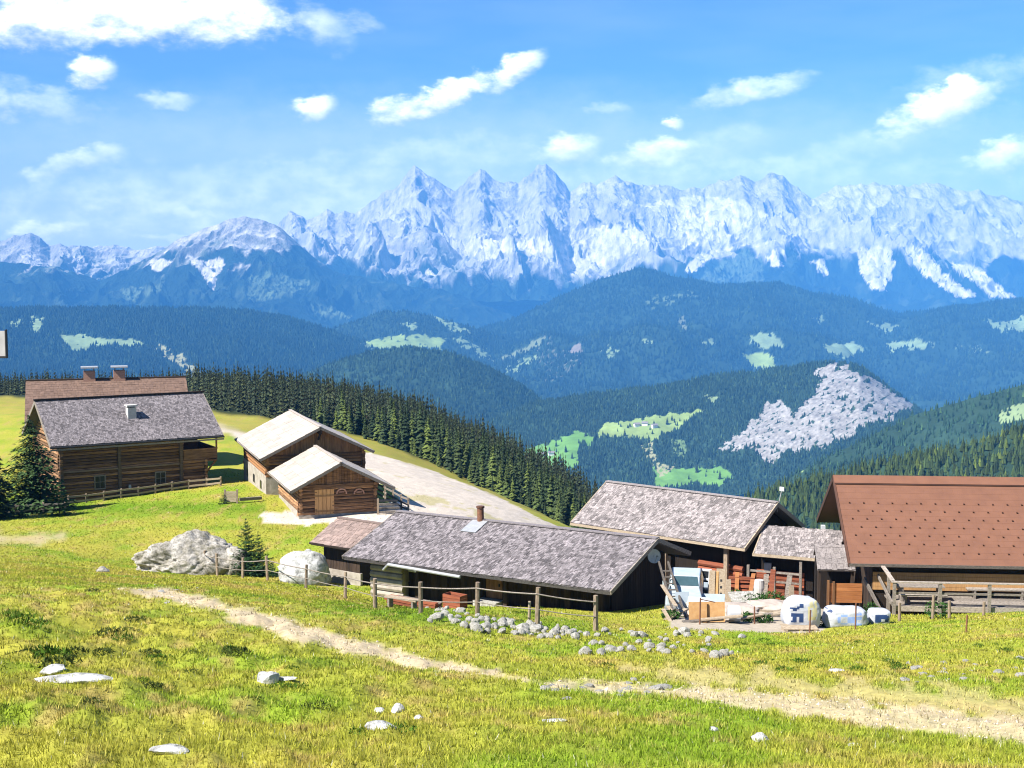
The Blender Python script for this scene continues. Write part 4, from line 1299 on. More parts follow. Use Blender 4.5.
m = MB().bar((0, 0, Br.hr + .06), (Br.L, 0, Br.hr + .06), .3, .05, 1.1); m.build('ridge_cap', M['shingle'], rf)
q = Br.hit(482, 520, 1, -.1)
m = MB().tube((q.x, -.1, Br.hr - .3), (q.x, -.1, Br.hr + .62), .16, .15, 10); c = m.build('stove_pipe', M['rust'], rf)
m = MB().tube((q.x, -.1, Br.hr + .615), (q.x, -.1, Br.hr + .70), .19, .19, 10, .6); m.build('pipe_cap', M['rust'], c)
sv, nv, ln = Br.frame(-1)
m = MB().obox(Vector((q.x, 0, Br.hr)) + sv * .62 + nv * .075, (.42, 0, 0), sv * .52, nv * .012); m.build('flashing', M['metal_grey'], rf)
q = Br.hit(495, 590, 1, yf + .45); zb = Br.hit(495, 603, 1, yf + .45).z
m = MB()
for k in range(4): m.box(q.x - .42 + k * .21, q.x - .22 + k * .21, yf + .40, yf + .49, zb + .05, zb + 1.25, random.uniform(.8, 1.2))
dr = m.build('door', M['plank_brown'], Br.t)
m = MB().box(q.x + .28, q.x + .34, yf + .34, yf + .40, zb + .6, zb + .72, .8); m.build('handle', M['black'], dr)
m = MB().box(q.x - .6, q.x + .6, yf - .35, yf + .38, zb - .25, zb + .04); m.build('doorstep', M['stone'], Br.t)
m = MB()
g0, g1 = Br.hit(389, 566, 1, -4.06), Br.hit(461, 580.5, 1, -4.06)
m.tube(g0, g1, .075, .07, 10); m.tube(g0, Br.hit(384, 571, 1, -3.9), .06, .055, 8, .9); mp = Br.hit(409, 572, 1, -3.95); m.tube(mp, mp + Vector((.28, .2, -.08)), .055, .05, 8, .9)
m.build('gutter_pipe', M['metal_grey'], Br.t)
q = Br.hit(655.5, 563.5, 0, 13.95)
m = MB(); n = 20; cc = Vector((13.95, q.y, q.z)); ax = Vector((.80, -.58, .16)).normalized(); e1 = ax.cross(Vector((0, 0, 1))).normalized(); e2 = e1.cross(ax)
vs = [cc - ax * .07]; fs = []
for rr, dd in ((.16, -.05), (.30, .0)):
    for k in range(n): vs.append(cc + (e1 * math.cos(6.2832 * k / n) + e2 * math.sin(6.2832 * k / n)) * rr + ax * dd)
for k in range(n):
    fs.append((0, 1 + k, 1 + (k + 1) % n)); fs.append((1 + k, n + 1 + k, n + 1 + (k + 1) % n, 1 + (k + 1) % n))
m.add(vs, fs); m.add([v - ax * .02 for v in vs], [f[::-1] for f in fs])
ds = m.build('satellite_dish', M['white_paint'], Br.t)
m = MB().tube(cc - e2 * .28, cc + ax * .3, .012, n=6); m.tube(cc + ax * .27, cc + ax * .34, .035, n=8, tone=.6); m.build('feed_arm', M['metal_grey'], ds)
m = MB().tube(cc - ax * .05, (XR - .1, q.y + .25, q.z), .025, n=6); m.build('bracket', M['metal_grey'], ds)

# --- little shed with the reddish roof
Sh = House('small_shed', 'small shed with a reddish shingle roof left of the long barn', 'shed', (-8.80, 70.0, -13.12), -35.8, 2.95, 2.05, 1.9, 24.5, -16.1)
m = MB(); Sh.core(m, .3, 2.7, -1.35, 1.3, .6, -.5)
for k in range(11): m.box(.3 + k * .218, .3 + k * .218 + .205, -1.4, -1.34, .75, Sh.hz(-1.35) - .02, random.uniform(.6, 1.3))
m.build('wall', M['plank_dark'], Sh.t)
m = MB().box(.22, 2.78, -1.45, -1.3, -.6, .75); m.box(.22, .34, -1.3, 1.3, -.6, .75); m.build('whitewashed_base', M['white_wash'], Sh.t)
m = MB(); Sh.slab(m, -1, th=.1); Sh.slab(m, 1, th=.1); Sh.shingles(m, -1, .2, .28, lo=.75, hi=1.2, seed=15, patch=.15); Sh.shingles(m, 1, .3, .4, seed=16); rf = m.build('roof', M['shingle_red'], Sh.t)
m = MB().bar((0, 0, Sh.hr + .05), (Sh.L, 0, Sh.hr + .05), .22, .06, .8); m.build('ridge_cap', M['shingle_red'], rf)
m = MB(); Sh.fascia(m, -1, .04, .1, .5); m.build('eaves_board', M['plank_dark'], rf)

# --- second barn behind
B2 = House('red_plank_barn', 'barn with a light grey shingle roof and reddish plank front behind the junk yard', 'barn', (4.92, 72.0, -11.6), -39.4, 9.95, 3.05, 2.7, 29.0, -15.6)
yf, yb = -2.35, 2.2; XL, XR = .7, 9.3
m = MB(); B2.core(m, XL, XR, yf + .1, yb, .3, -1.2)
B2.gable_planks(m, XR, 1, 0, .18, yf + .1, yb, 71, .05, .4, .9)
m.build('wall', M['plank_dark'], B2.t)
m = MB(); B2.logs(m, (7.2, yf), (XR + .1, yf), -.6, 1.35, .14, .1, 72, .7, 1.3)
m.build('plank_front', M['plank_red'], B2.t)
m = MB(); B2.slab(m, -1); B2.slab(m, 1); B2.shingles(m, -1, .12, .18, lo=.5, hi=1.4, seed=17); B2.shingles(m, 1, .3, .4, seed=18); rf = m.build('roof', M['shingle_pale'], B2.t)
m = MB()
for sd in (-1, 1): B2.verge(m, B2.L + .02, sd, .05, .18, 1.2); B2.verge(m, -.02, sd, .05, .15, .9)
B2.fascia(m, -1, .05, .12, 1.1, .02, .05)
m.build('verge_board', M['pale_wood'], rf)
m = MB().bar((0, 0, B2.hr + .06), (B2.L, 0, B2.hr + .06), .28, .05, 1.1); m.build('ridge_cap', M['shingle_pale'], rf)
m = MB()
for k in range(3): MB().box(XL + 1.2 + k * 3.4, XL + 1.4 + k * 3.4, yf - .45, yf - .28, -1.2, B2.hz(yf - .3) - .03, 1.1).build('post', M['post_wood'], B2.t)

# --- annex with the lower roof, joins the two
n0, n1 = P(764, 526, 64.9), P(846, 532, 63.3)
An = House('shingled_annex', 'low grey shingled annex between the red plank barn and the brown roofed hut', 'annex', (n0.x, n0.y, n0.z), -23, 3.75, 2.1, 1.6, 23.5, -15.4)
m = MB(); An.core(m, .2, 3.6, -1.3, 1.4, .3, -.8); m.build('wall', M['plank_dark'], An.t)
m = MB(); rng_ = random.Random(9)
for r in range(7):
    z = -.2 + r * .2
    m.bar((.0, -1.36, z), (2.2, -1.36, z), .07, .18, rng_.uniform(.6, 1.3))
m.build('plank_front', M['plank_red'], An.t)
m = MB(); An.slab(m, -1); An.slab(m, 1); An.shingles(m, -1, .12, .18, lo=.5, hi=1.4, seed=27); An.shingles(m, 1, .3, .4, seed=28); rf = m.build('roof', M['shingle_pale'], An.t)
m = MB(); An.fascia(m, -1, .05, .13, 1.1, .02, .02); An.verge(m, 0, -1, .05, .16, 1.0); m.build('eaves_board', M['pale_wood'], rf)
m = MB()
m.bar((-.3, -2.0, 1.15), (2.2, -2.0, 1.15), .05, .09, 1.2); m.bar((-.3, -2.0, .72), (2.2, -2.0, .72), .05, .08, .9)
for k in range(3): m.box(-.3 + k * 1.2, -.18 + k * 1.2, -2.08, -1.96, -.6, 1.4 + .35 * (k == 2), .9)
m.build('railing', M['grey_wood'], An.t)
m = MB().obox((.55, -1.5, 1.25), (.16, 0, 0), (0, .06, 0), (0, 0, .2)); m.build('wall_box', M['metal_grey'], An.t)

# --- porch with the steep little roof
p0 = P(815, 546, 60.5); p1 = P(851, 546, 60.2)
Pr = House('entrance_porch', 'narrow porch with a steep grey roof and an orange plank gate below', 'porch', (p0.x, p0.y, p0.z), -4, 1.62, .95, .5, 42, -14.9)
m = MB(); Pr.slab(m, -1, th=.08, tone=1); Pr.shingles(m, -1, .2, .3, lo=.85, hi=1.1, seed=33, patch=.1); Pr.slab(m, 1, th=.08); m.build('roof', M['shingle_pale'], Pr.t)
m = MB()
m.box(.05, 1.6, .05, .35, -.8, Pr.hr - .5, .3)
m.build('wall', M['plank_dark'], Pr.t)
for x in (.08, 1.5): MB().box(x - .06, x + .06, -.85, -.73, -.6, Pr.hz(-.8) - .02, 1.0).build('post', M['plank_dark'], Pr.t)
q0, q1 = Pr.hit(828, 590, 1, -1.2), Pr.hit(862, 590, 1, -1.2)
m = MB()
for k in range(5): m.box(q0.x, q1.x, -1.24, -1.2, .12 + k * .17, .12 + k * .17 + .16, random.uniform(.85, 1.15))
g = m.build('plank_gate', M['plank_orange'], Pr.t)
m = MB(); m.box(q0.x - .06, q0.x + .04, -1.32, -1.24, -.5, 1.1, .7); m.box(q0.x + .18, q0.x + .27, -1.30, -1.24, -.4, 1.05, .6); m.build('gate_post', M['plank_brown'], g)

# --- hut with the brown metal roof
Bw = House('brown_roofed_hut', 'large hut with a steep reddish brown metal roof and a timber terrace', 'hut', (14.4, 62.0, -9.73), -4.7, 15.0, 4.96, 4.96, 30.1, -13.95)
yf, yb = -4.60, 4.3; XL, XR = 1.0, 14.2
m = MB(); Bw.core(m, XL, XR, yf + .06, yb, .45, -3.0)
Bw.gable_planks(m, XL, -1, -1.5, .2, yf, yb, 81, .05, .4, 1.0)
m.build('wall', M['plank_dark'], Bw.t)
m = MB(); rng_ = random.Random(19)
z = .2
while z < .82:  # cladding stops low; the wall's dark colour above it paints in eave shade
    m.box(XL, XR, yf - .03, yf + .06, z, z + .14, rng_.uniform(.8, 1.15)); z += .15
m.build('timber_cladding', M['plank_new'], Bw.t)
m = MB()
for sd in (-1, 1):
    Bw.slab(m, sd, tone=.8)
    sv, nv, ln = Bw.frame(sd)
    rows = 15
    rng_ = random.Random(23)
    for r in range(rows):
        x = -.02 - (r % 2) * .2
        while x < Bw.L:
            a, b = max(x, -.02), min(x + .42, Bw.L + .02)
            if b - a > .02:
                m.obox(Vector(((a + b) / 2, 0, Bw.hr)) + sv * ((r + .5) * ln / rows) + nv * .012, ((b - a) / 2 - .001, 0, 0), sv * ln / rows * .502 + nv * .002, nv * .006, rng_.uniform(.98, 1.02))
            x += .42
rf = m.build('roof', M['roof_brown'], Bw.t)
m = MB()
sv, nv, ln = Bw.frame(-1)
m.obox(Vector((Bw.L / 2, 0, Bw.hr)) + sv * .26 + nv * .05, (Bw.L / 2 + .04, 0, 0), sv * .27, nv * .02, 1.05); m.obox(Vector((Bw.L / 2, 0, Bw.hr)) + sv * .57 + nv * .035, (Bw.L / 2 + .03, 0, 0), sv * .035, nv * .018, .25)
sv2, nv2, _ = Bw.frame(1)
m.obox(Vector((Bw.L / 2, 0, Bw.hr)) + sv2 * .2 + nv2 * .05, (Bw.L / 2 + .04, 0, 0), sv2 * .22, nv2 * .02, 1.0)
m.build('ridge_cap', M['roof_brown'], rf)
m = MB(); Bw.verge(m, -.03, -1, .06, .22, .55); Bw.verge(m, -.03, 1, .06, .22, .35); m.build('verge_board', M['roof_brown'], rf)
m = MB(); Bw.fascia(m, -1, .05, .12, .5, .03, .03); m.build('eaves_board', M['grey_wood'], rf)
sgm = MB().obox((0, 0, .0), (.026, 0, 0), sv * .04 + nv * .015, nv * .032, .5).mesh('snow_guard'); sgm.materials.append(M['roof_brown'])
cnt = 0
for r in range(7):
    for k in range(14):
        x = .45 + k * .61 + (r % 2) * .3
        o = bpy.data.objects.new('snow_guard', sgm); COL.objects.link(o); o.parent = rf
        o.location = Vector((x, 0, Bw.hr)) + sv * (1.85 + r * .53) + nv * .04
m = MB()
for px, py in ((829, 503), (837, 510), (823, 528)):
    q = Bw.hit(px, py, 0, XL - .15); m.obox((XL - .15, q.y, q.z), (.1, 0, 0), (0, .16, 0), (0, 0, .14))
m.build('gable_lamp', M['white_paint'], Bw.t)

# terrace of the hut: deck, posts, rails
W_ = Bw.hit
fl = -5.25 - .0
dk = thing('timber_terrace', 'weathered timber terrace with white topped railing in front of the brown roofed hut', 'terrace', P(893, 605, 55.4), math.radians(-4.7))
m = MB()
for k in range(12): m.box(0, 10.5, .02 + k * .165, .02 + k * .165 + .155, -.10, -.05, random.uniform(.8, 1.2))
m.box(-.02, 10.5, -.04, .015, -.24, -.02, 1.5)
m.build('deck', M['grey_wood'], dk)
m = MB()
for k in range(28): m.box(.06 + k * .37, .06 + k * .37 + .35, .25, .31, -1.3, -.13, random.uniform(.6, 1.2))
m.build('deck_skirt', M['plank_dark'], dk)
for x in (0.02, 1.82, 3.75, 5.6, 7.5): MB().box(x - .06, x + .06, -.18, -.05, -.9, .95).build('post', M['grey_wood'], dk)
for y in (.8, 2.1): MB().box(-.09, .03, y, y + .12, -.9, 1.05 + .12 * y).build('post', M['grey_wood'], dk)
MB().box(-.1, 10.5, -.20, -.03, .95, 1.0, 1.5).build('handrail', M['grey_wood'], dk)
MB().bar((-.03, -.1, 1.0), (-.25, 2.6, 1.42), .15, .06, 1.6).build('handrail', M['grey_wood'], dk)
MB().box(0, 10.5, -.10, -.05, .48, .56, .9).build('mid_rail', M['grey_wood'], dk)
MB().bar((-.05, -.1, .1), (-.35, 2.4, .95), .06, .14, .9).build('mid_rail', M['grey_wood'], dk)
MB().bar((-.35, -.1, -.5), (-.75, 2.4, .5), .07, .18, .6).build('stair_stringer', M['grey_wood'], dk)
tt = thing('picnic_table', 'grey wooden table with benches on the terrace', 'table', dk.location + Vector((1.35, .95, -.05)), math.radians(-4.7))
m = MB()
for k in range(5): m.box(-.95, .95, -.3 + k * .12, -.3 + k * .12 + .11, .60, .64, random.uniform(.9, 1.2))
m.build('tabletop', M['grey_wood'], tt)
for x in (-.75, .75):
    MB().box(x - .05, x + .05, -.25, .25, 0, .6).build('leg', M['grey_wood'], tt)
bn = thing('wooden_bench', 'grey bench on the terrace in front of the table', 'bench', dk.location + Vector((1.3, .35, -.05)), math.radians(-4.7))
MB().box(-.95, .95, -.14, .14, .36, .40, 1.5).build('seat', M['grey_wood'], bn)
for x in (-.7, .7): MB().box(x - .04, x + .04, -.12, .12, 0, .36).build('leg', M['grey_wood'], bn)
bn = thing('wall_bench', 'long pale bench along the wall of the hut towards the right edge', 'bench', dk.location + Vector((5.6, 1.2, -.05)), math.radians(-4.7))
MB().box(-2.2, 2.2, -.2, .2, .36, .41, 1.3).build('seat', M['grey_wood'], bn)
for x in (-1.9, 0, 1.9): MB().box(x - .04, x + .04, -.18, .18, 0, .36).build('leg', M['grey_wood'], bn)


# ------------------------------------------------------------------ stones and boulders
from mathutils import noise as mn
import bmesh


def stone_mesh(name, seed, sx, sy, sz, sub=2, rough=.35, mat=None, freq=1.2, cut=.35):
    bm = bmesh.new()
    bmesh.ops.create_icosphere(bm, subdivisions=sub, radius=1)
    off = Vector((seed * 3.7, seed * 1.9, seed * 5.1))
    for v in bm.verts:
        p = v.co.copy()
        n = mn.noise(p * freq + off) * rough + mn.noise(p * freq * 2.7 + off) * rough * .45 + (mn.noise(p * freq * 7 + off) * rough * .28 + mn.noise(p * freq * 17 + off) * rough * .10 if sub > 3 else 0)
        f = 1 + n
        # broken faces: clamp towards a few random planes
        for k in range(5):
            a = Vector((math.sin(seed * 2.1 + k * 2.4), math.cos(seed * 1.3 + k * 1.7), math.sin(seed + k * 3.1) * .8)).normalized()
            dd = p.dot(a) * f
            if dd > .72: f *= (.72 + (dd - .72) * cut) / dd
        v.co = Vector((p.x * sx, p.y * sy, p.z * sz)) * f
    me = bpy.data.meshes.new(name)
    bm.to_mesh(me); bm.free()
    me.polygons.foreach_set('use_smooth', [sub > 3] * len(me.polygons))
    if mat: me.materials.append(mat)
    return me


_DS = np.exp(np.linspace(math.log(8), math.log(64), 500))


def meadow_at(px, py):
    """the point of the meadow that shows at a pixel"""
    a, _ = ray(px, py)
    x = float(a) * _DS
    z = G(x, _DS)
    qy = project(x, _DS, z)[1]
    run = np.minimum.accumulate(qy)
    k = int(np.argmax(run <= py)) if (run <= py).any() else len(_DS) - 1
    return Vector((x[k], _DS[k], z[k]))


gp = on_ground(190, 72.5)
o = link('boulder', stone_mesh('boulder', 4, 2.65, 1.6, 1.38, 6, .44, M['boulder'], 1.2, .45), None, None, gp + Vector((0, 0, .42)))
o.rotation_euler = (.05, .06, .2)
tag(o, 'big broad lichen covered boulder left of the young pines', 'boulder')
gp = on_ground(236, 72.6)
o = link('boulder', stone_mesh('boulder', 9, .85, .8, 1.1, 4, .3, M['boulder'], 1.1, .5), None, None, gp + Vector((0, 0, .35)))
tag(o, 'smaller grey boulder wedged between the big boulder and the young pines', 'boulder')
gp = on_ground(306, 67)
o = link('boulder', stone_mesh('boulder', 6, 1.36, 1.1, 1.25, 5, .24, M['boulder_white'], .9, .5), None, None, gp + Vector((0, 0, .38)))
tag(o, 'smooth whitish boulder left of the small shed', 'boulder')

FIELD = [(75, 681, .52, .16, .07, 'long flat white rock slab set in the grass at the lower left'), (54, 674, .16, .12, .07, 'small white rock at the left tip of the long flat slab'), (268, 682, .17, .14, .12, 'white rock standing alone in the grass left of centre'), (287, 680, .13, .06, .03, 'flat pale stone just right of the lone white rock'),
         (380, 729, .155, .10, .06, 'largest of the three white stones in the lower meadow'), (379, 713, .075, .06, .05, 'small round stone above the largest white stone'), (398, 711, .085, .07, .08, 'pointed stone top right of the largest white stone'), (418, 719, .06, .05, .04, 'tiny grey stone right of the three white stones'),
         (171, 752, .18, .09, .04, 'flat white stone near the bottom edge at the left'), (102, 560, .34, .28, .22, 'low brown grey rock on the meadow left of the big boulder'), (760, 740, .08, .07, .06, 'lone pale stone in the grass below the track'), (836, 672, .16, .1, .05, 'flat pale stone on the bank right of the fence gap'), (714, 731, .06, .05, .03, 'tiny pale stone left of the lone stone below the track'), (552, 722, .17, .07, .03, 'flat stone in the grass below the right track'), (852, 747, .09, .05, .03, 'small flat stone in the lower right meadow')]
for i, (px, py, sx, sy, sz, lb) in enumerate(FIELD):
    p = meadow_at(px, py)
    o = link('stone', stone_mesh('stone', 20 + i, sx, sy, sz, 3, .3, M['boulder_white'] if py > 600 else M['boulder'], 1.3), None, None, p + Vector((0, 0, sz * .18)))
    o.rotation_euler = (0, 0, random.uniform(-.3, .3)); tag(o, lb, 'stone')
SM = [stone_mesh('stone', 60 + i, 1, random.uniform(.7, 1), random.uniform(.55, .8), 2, .35, M['stone'], 1.2) for i in range(8)]


def scatter(n, fn, rng, smin, smax, label, group, sink=.2, flat=1):
    for i in range(n):
        px, py = fn(i)
        p = meadow_at(px, py)
        s = rng.uniform(smin, smax) * (1.5 if rng.random() < .15 else 1)
        o = bpy.data.objects.new('stone', SM[rng.randrange(8)]); COL.objects.link(o)
        o.location = p + Vector((0, 0, s * .42 * flat - s * sink)); o.scale = (s, s, s * flat)
        o.rotation_euler = (rng.uniform(-.4, .4) * flat, rng.uniform(-.4, .4) * flat, rng.uniform(0, 6.28))
        tag(o, label, 'stone', group)


r_ = random.Random(31)
scatter(84, lambda i: (432 + i * 1.72 + r_.uniform(-5, 5), 614 + i * .21 + r_.uniform(-7, 8) + 4 * (i > 20)), r_, .07, .19, 'pale grey stone in the stone heap below the wire fence', 'stones heaped along the wire fence')
scatter(52, lambda i: (585 + i * 2.9 + r_.uniform(-9, 9), 640 + r_.uniform(-11, 14) + i * .12), r_, .05, .17, 'pale stone on the grassy bank below the junk yard', 'stones on the bank below the yard')
scatter(26, lambda i: (545 + r_.uniform(0, 120), 688 + r_.gauss(0, 6)), r_, .04, .12, 'flat stone lying in the worn track', 'flat stones in the worn track', .25, .5)
scatter(22, lambda i: (900 + r_.uniform(0, 124), 672 + r_.gauss(0, 6)), r_, .04, .11, 'small pale stone in the rough grass at the right', 'small stones in the rough grass at the right', .25, .6)
scatter(12, lambda i: (140 + r_.uniform(0, 60), 590 + r_.gauss(0, 6)), r_, .08, .2, 'flat stone beside the start of the footpath', 'flat stones where the footpath starts', .3, .4)

# ------------------------------------------------------------------ fences
WF = [(205, 546, 571, 72), (218, 553, 576, 70), (243, 558, 580, 68.5), (268, 559, 584, 66.5), (306, 563, 587, 63), (345, 573, 600, 59.5), (375, 580, 611, 53), (421, 582, 615, 49), (477, 582, 617, 46), (537, 587, 626, 43), (596, 596, 633, 43)]
wf = thing('wire_fence', 'wire fence on weathered wooden posts between the pasture and the long barn', 'fence', on_ground(345, 59.5))
tops = []
for i, (px, yt, yb_, d) in enumerate(WF):
    g = on_ground(px, d); h = (yb_ - yt) * d / F_PX * 1.02
    tops.append((g, h))
    r = .085 if i > 5 else .075
    ln = Vector((random.uniform(-.06, .06), random.uniform(-.06, .06), 0))
    MB().tube(g - wf.location - Vector((0, 0, .3)), g - wf.location + ln + Vector((0, 0, h)), r, r * .88, 8, random.uniform(.7, 1.15), jit=.1).build('post', M['post_wood'], wf)
for (g0, h0), (g1, h1) in zip(tops[:-1], tops[1:]):
    for f, rr in ((.84, .026), (.44, .018)):
        m = MB(); k = 6; prev = None
        for q in range(k + 1):
            t = q / k
            p = (g0 + Vector((0, -.06, h0 * f))) * (1 - t) + (g1 + Vector((0, -.06, h1 * f))) * t - Vector((0, 0, .03 * math.sin(math.pi * t)))
            p = p - wf.location
            if prev is not None: m.tube(prev, p, rr, rr, 5, 1.0, cap=False)
            prev = p
        m.build('wire', M['grey_wood'], wf)
g = on_ground(529, 44); o = MB().tube((0, 0, -.2), (.02, 0, .72), .05, .045, 8).build('fence_post', M['pale_wood'], None, g); tag(o, 'short pale post beside the wire fence above the stone heap', 'post')
for px, yt, yb_, d, lb in ((700, 604, 632, 49, 'thin dark iron post with a bent top in front of the orange boards'), (755, 616, 634, 50, 'thin dark post left of the big white bag'), (810, 612, 637, 46, 'thin brown post in front of the big white bag'), (856, 607, 634, 47, 'thin blue grey post in front of the lettered bags'), (967, 633, 652, 40, 'short thin dark post alone in the grass at the right'), (900, 603, 622, 50, 'pale short post at the left foot of the terrace'), (933, 597, 622, 50.2, 'pale post in the grass before the terrace, second from the left'), (950, 603, 622, 50.2, 'slightly leaning post in the grass before the terrace'), (984, 604, 619, 50.5, 'dark short post before the terrace near the right edge')):
    g = on_ground(px, d); h = (yb_ - yt) * d / F_PX
    r = .03 if px < 890 or px == 967 else .06
    m = MB().tube((0, 0, -.3), (random.uniform(-.03, .03), 0, h), r, r * .9, 8)
    if px == 700: m.bar((0, 0, h * .95), (.55, .05, h * .82), .03, .03)
    o = m.build('fence_post', M['rust'] if r < .04 else M['post_wood'], None, g); tag(o, lb, 'post')


def Aw(x, y):
    v = Matrix.Rotation(A.yaw, 3, 'Z') @ Vector((x, y, 0)) + A.loc
    v.z = Gz(v.x, v.y)
    return v


def plank_fence(label, pts, h, rails, mat, post_r=.06, thick=.14):
    f = thing('plank_fence', label, 'fence', pts[0])
    m = MB()
    for p in pts:
        MB().box(p.x - pts[0].x - post_r, p.x - pts[0].x + post_r, p.y - pts[0].y - post_r, p.y - pts[0].y + post_r, p.z - pts[0].z - .3, p.z - pts[0].z + h, random.uniform(.8, 1.1)).build('post', M['post_wood'], f)
    for z in rails:
        m = MB()
        for p, q in zip(pts[:-1], pts[1:]): m.bar(p - pts[0] + Vector((0, -.08, z + random.uniform(-.03, .03))), q - pts[0] + Vector((0, -.08, z + random.uniform(-.03, .03))), .05, thick, random.uniform(.85, 1.2))
        m.build('rail', mat, f)
    return f


plank_fence('pale plank fence in front of the log house', [Aw(1.2 + k * 1.38, -5.3) for k in range(8)] + [Aw(12.2, -5.7), Aw(13.2, -6.3)], .78, (.24, .62), M['pale_wood'])
plank_fence('grey plank fence behind the bushes at the left of the log house', [on_ground(px, d) for px, d in ((-12, 101), (18, 101.5), (46, 102), (68, 102.5))], .8, (.3, .65), M['grey_wood'])
gt = thing('garden_gate', 'small pale plank gate between two posts right of the log house', 'gate', on_ground(233, 103))
for x in (-.45, .45): MB().box(x - .07, x + .07, -.07, .07, -.3, 1.05).build('post', M['post_wood'], gt)
m = MB()
for k in range(5): m.box(-.38, .38, -.05, -.01, .12 + k * .16, .12 + k * .16 + .145, random.uniform(.8, 1.15))
m.build('gate_panel', M['pale_wood'], gt)
g0, g1 = on_ground(241, 103), on_ground(263, 104)
o = MB().bar((0, 0, .3), g1 - g0 + Vector((0, 0, .25)), .22, .22).build('log_beam', M['grey_wood'], None, g0); tag(o, 'grey squared log lying between the garden gate and the barn', 'log')
plank_fence('weathered rail fence running from the small cabin along the gravel slope', [on_ground(px, d) for px, d in ((377, 113), (386, 110), (394, 107), (402, 104.5), (409, 102.5))], 1.25, (.35, .7, 1.1), M['grey_wood'], .07)
lp = thing('timber_stack', 'low stack of dark timbers at the right corner of the small cabin', 'timber', on_ground(379, 99))
for k in range(4): MB().bar((0, k * .25, .16 + k * .24), (1.55 - k * .1, .5 + k * .25, .12 + k * .22), .2, .16, random.uniform(.7, 1.2)).build('beam', M['grey_wood'], lp)
MB().box(-.08, .06, -.1, .04, -.1, 1.15).build('post', M['post_wood'], lp)


# ------------------------------------------------------------------ the yard
def place(name, label, cat, px, d, rz=0, dz=0, group=None):
    return thing(name, label, cat, on_ground(px, d) + Vector((0, 0, dz)), rz, group)


# white off-road vehicle seen from the front
car = place('parked_car', 'white boxy off-road car parked by the end of the long barn', 'car', 685, 55.6, math.radians(-9))
fx = 1.62
prof = [(-1.6, .38), (1.62, .38), (1.70, .62), (1.66, 1.0), (.25, 1.10), (-.05, 1.56), (-1.55, 1.60), (-1.66, 1.0), (-1.66, .5)]
m = MB(); n = len(prof)


def pr(hw, k=1): return [((hw if k > 0 else -hw), -a, b) for a, b in prof]


vs = []
for hw_low, sgn in ((.80, -1), (.80, 1)):
    for a, b in prof: vs.append((sgn * (hw_low if b < 1.1 else .66), -a, b))
fs = [(i, (i + 1) % n, n + (i + 1) % n, n + i) for i in range(n)] + [tuple(range(n - 1, -1, -1)), tuple(range(n, 2 * n))]
m.add(vs, fs)
me = m.mesh('body')
car.scale = (.9, .9, .88)
bd = link('body', me, M['white_car'], car)
mod = bd.modifiers.new('bevel', 'BEVEL'); mod.width = .06; mod.segments = 3; mod.limit_method = 'ANGLE'
m = MB().add([(-.60, -.235, 1.17), (.60, -.235, 1.17), (.54, .01, 1.53), (-.54, .01, 1.53)], [(0, 1, 2, 3)]); m.add([(-.60, -.21, 1.17), (.60, -.21, 1.17), (.54, .035, 1.53), (-.54, .035, 1.53)], [(3, 2, 1, 0)])
m.build('windscreen', M['glass'], car)
for s in (-1, 1):
    m = MB()
    for y0, y1 in ((.0, .62), (.72, 1.45)): m.add([(s * .785, y0, 1.14), (s * .785, y1, 1.14), (s * .70, y1, 1.5), (s * .70, y0 + .12, 1.5)], [(0, 1, 2, 3) if s > 0 else (3, 2, 1, 0)])
    m.build('side_window', M['glass'], car)
    MB().obox((s * .92, -.12, 1.2), (.09, 0, 0), (0, .04, 0), (0, 0, .11)).build('mirror', M['white_car'], car)
    h = MB().tube((s * .56, -1.66, .80), (s * .56, -1.72, .80), .11, .11, 12).build('headlight', M['metal_grey'], car)
    for y in (-1.02, 1.0):
        w = MB().tube((s * .62, y, .36), (s * .83, y, .36), .36, .36, 18).build('wheel', M['black'], car)
        MB().tube((s * .825, y, .36), (s * .845, y, .36), .2, .2, 14).build('rim', M['metal_grey'], w)
        k = MB()
        for q in range(8):
            a0, a1 = math.pi * q / 8, math.pi * (q + 1) / 8
            k.bar((s * .81, y - math.cos(a0) * .44, .36 + math.sin(a0) * .44), (s * .81, y - math.cos(a1) * .44, .36 + math.sin(a1) * .44), .06, .05)
        k.build('wheel_arch', M['black'], car)
m = MB().box(-.42, .42, -1.735, -1.70, .66, .92); m.build('grille', M['black'], car)
MB().box(-.84, .84, -1.82, -1.70, .40, .56, .8).build('bumper', M['metal_grey'], car)

# ladder and planks leaning on the barn end
ld = place('ladder', 'wooden ladder leaning against the dark end of the long barn', 'ladder', 681, 53.2)
a0, a1 = P(690, 631, 51) - ld.location, P(668, 562, 57.0) - ld.location
off = Vector((-.42, -.02, 0))
for o_ in (Vector(), off): MB().bar(a0 + o_, a1 + o_ * .9, .07, .10, .45).build('rail', M['grey_wood'], ld)
for k in range(1, 10):
    t = k / 10.5; MB().bar(a0 * (1 - t) + a1 * t, (a0 + off) * (1 - t) + (a1 + off * .9) * t, .05, .05, .7).build('rung', M['grey_wood'], ld)
for k, (x0, y0, x1, y1, lb) in enumerate(((678, 634, 663, 609, 'short pale plank leaning left of the ladder foot'), (686, 634, 668, 606, 'second pale plank leaning at the ladder foot'), (676, 606, 662, 585, 'pale plank leaning higher up beside the ladder'))):
    g = P(x0, y0, 49.5 + k * .6); e = P(x1, y1, 51.5 + k) - g
    tag(MB().bar((0, 0, 0), e, .14, .03).build('plank', M['pale_wood'], None, g), lb, 'plank')
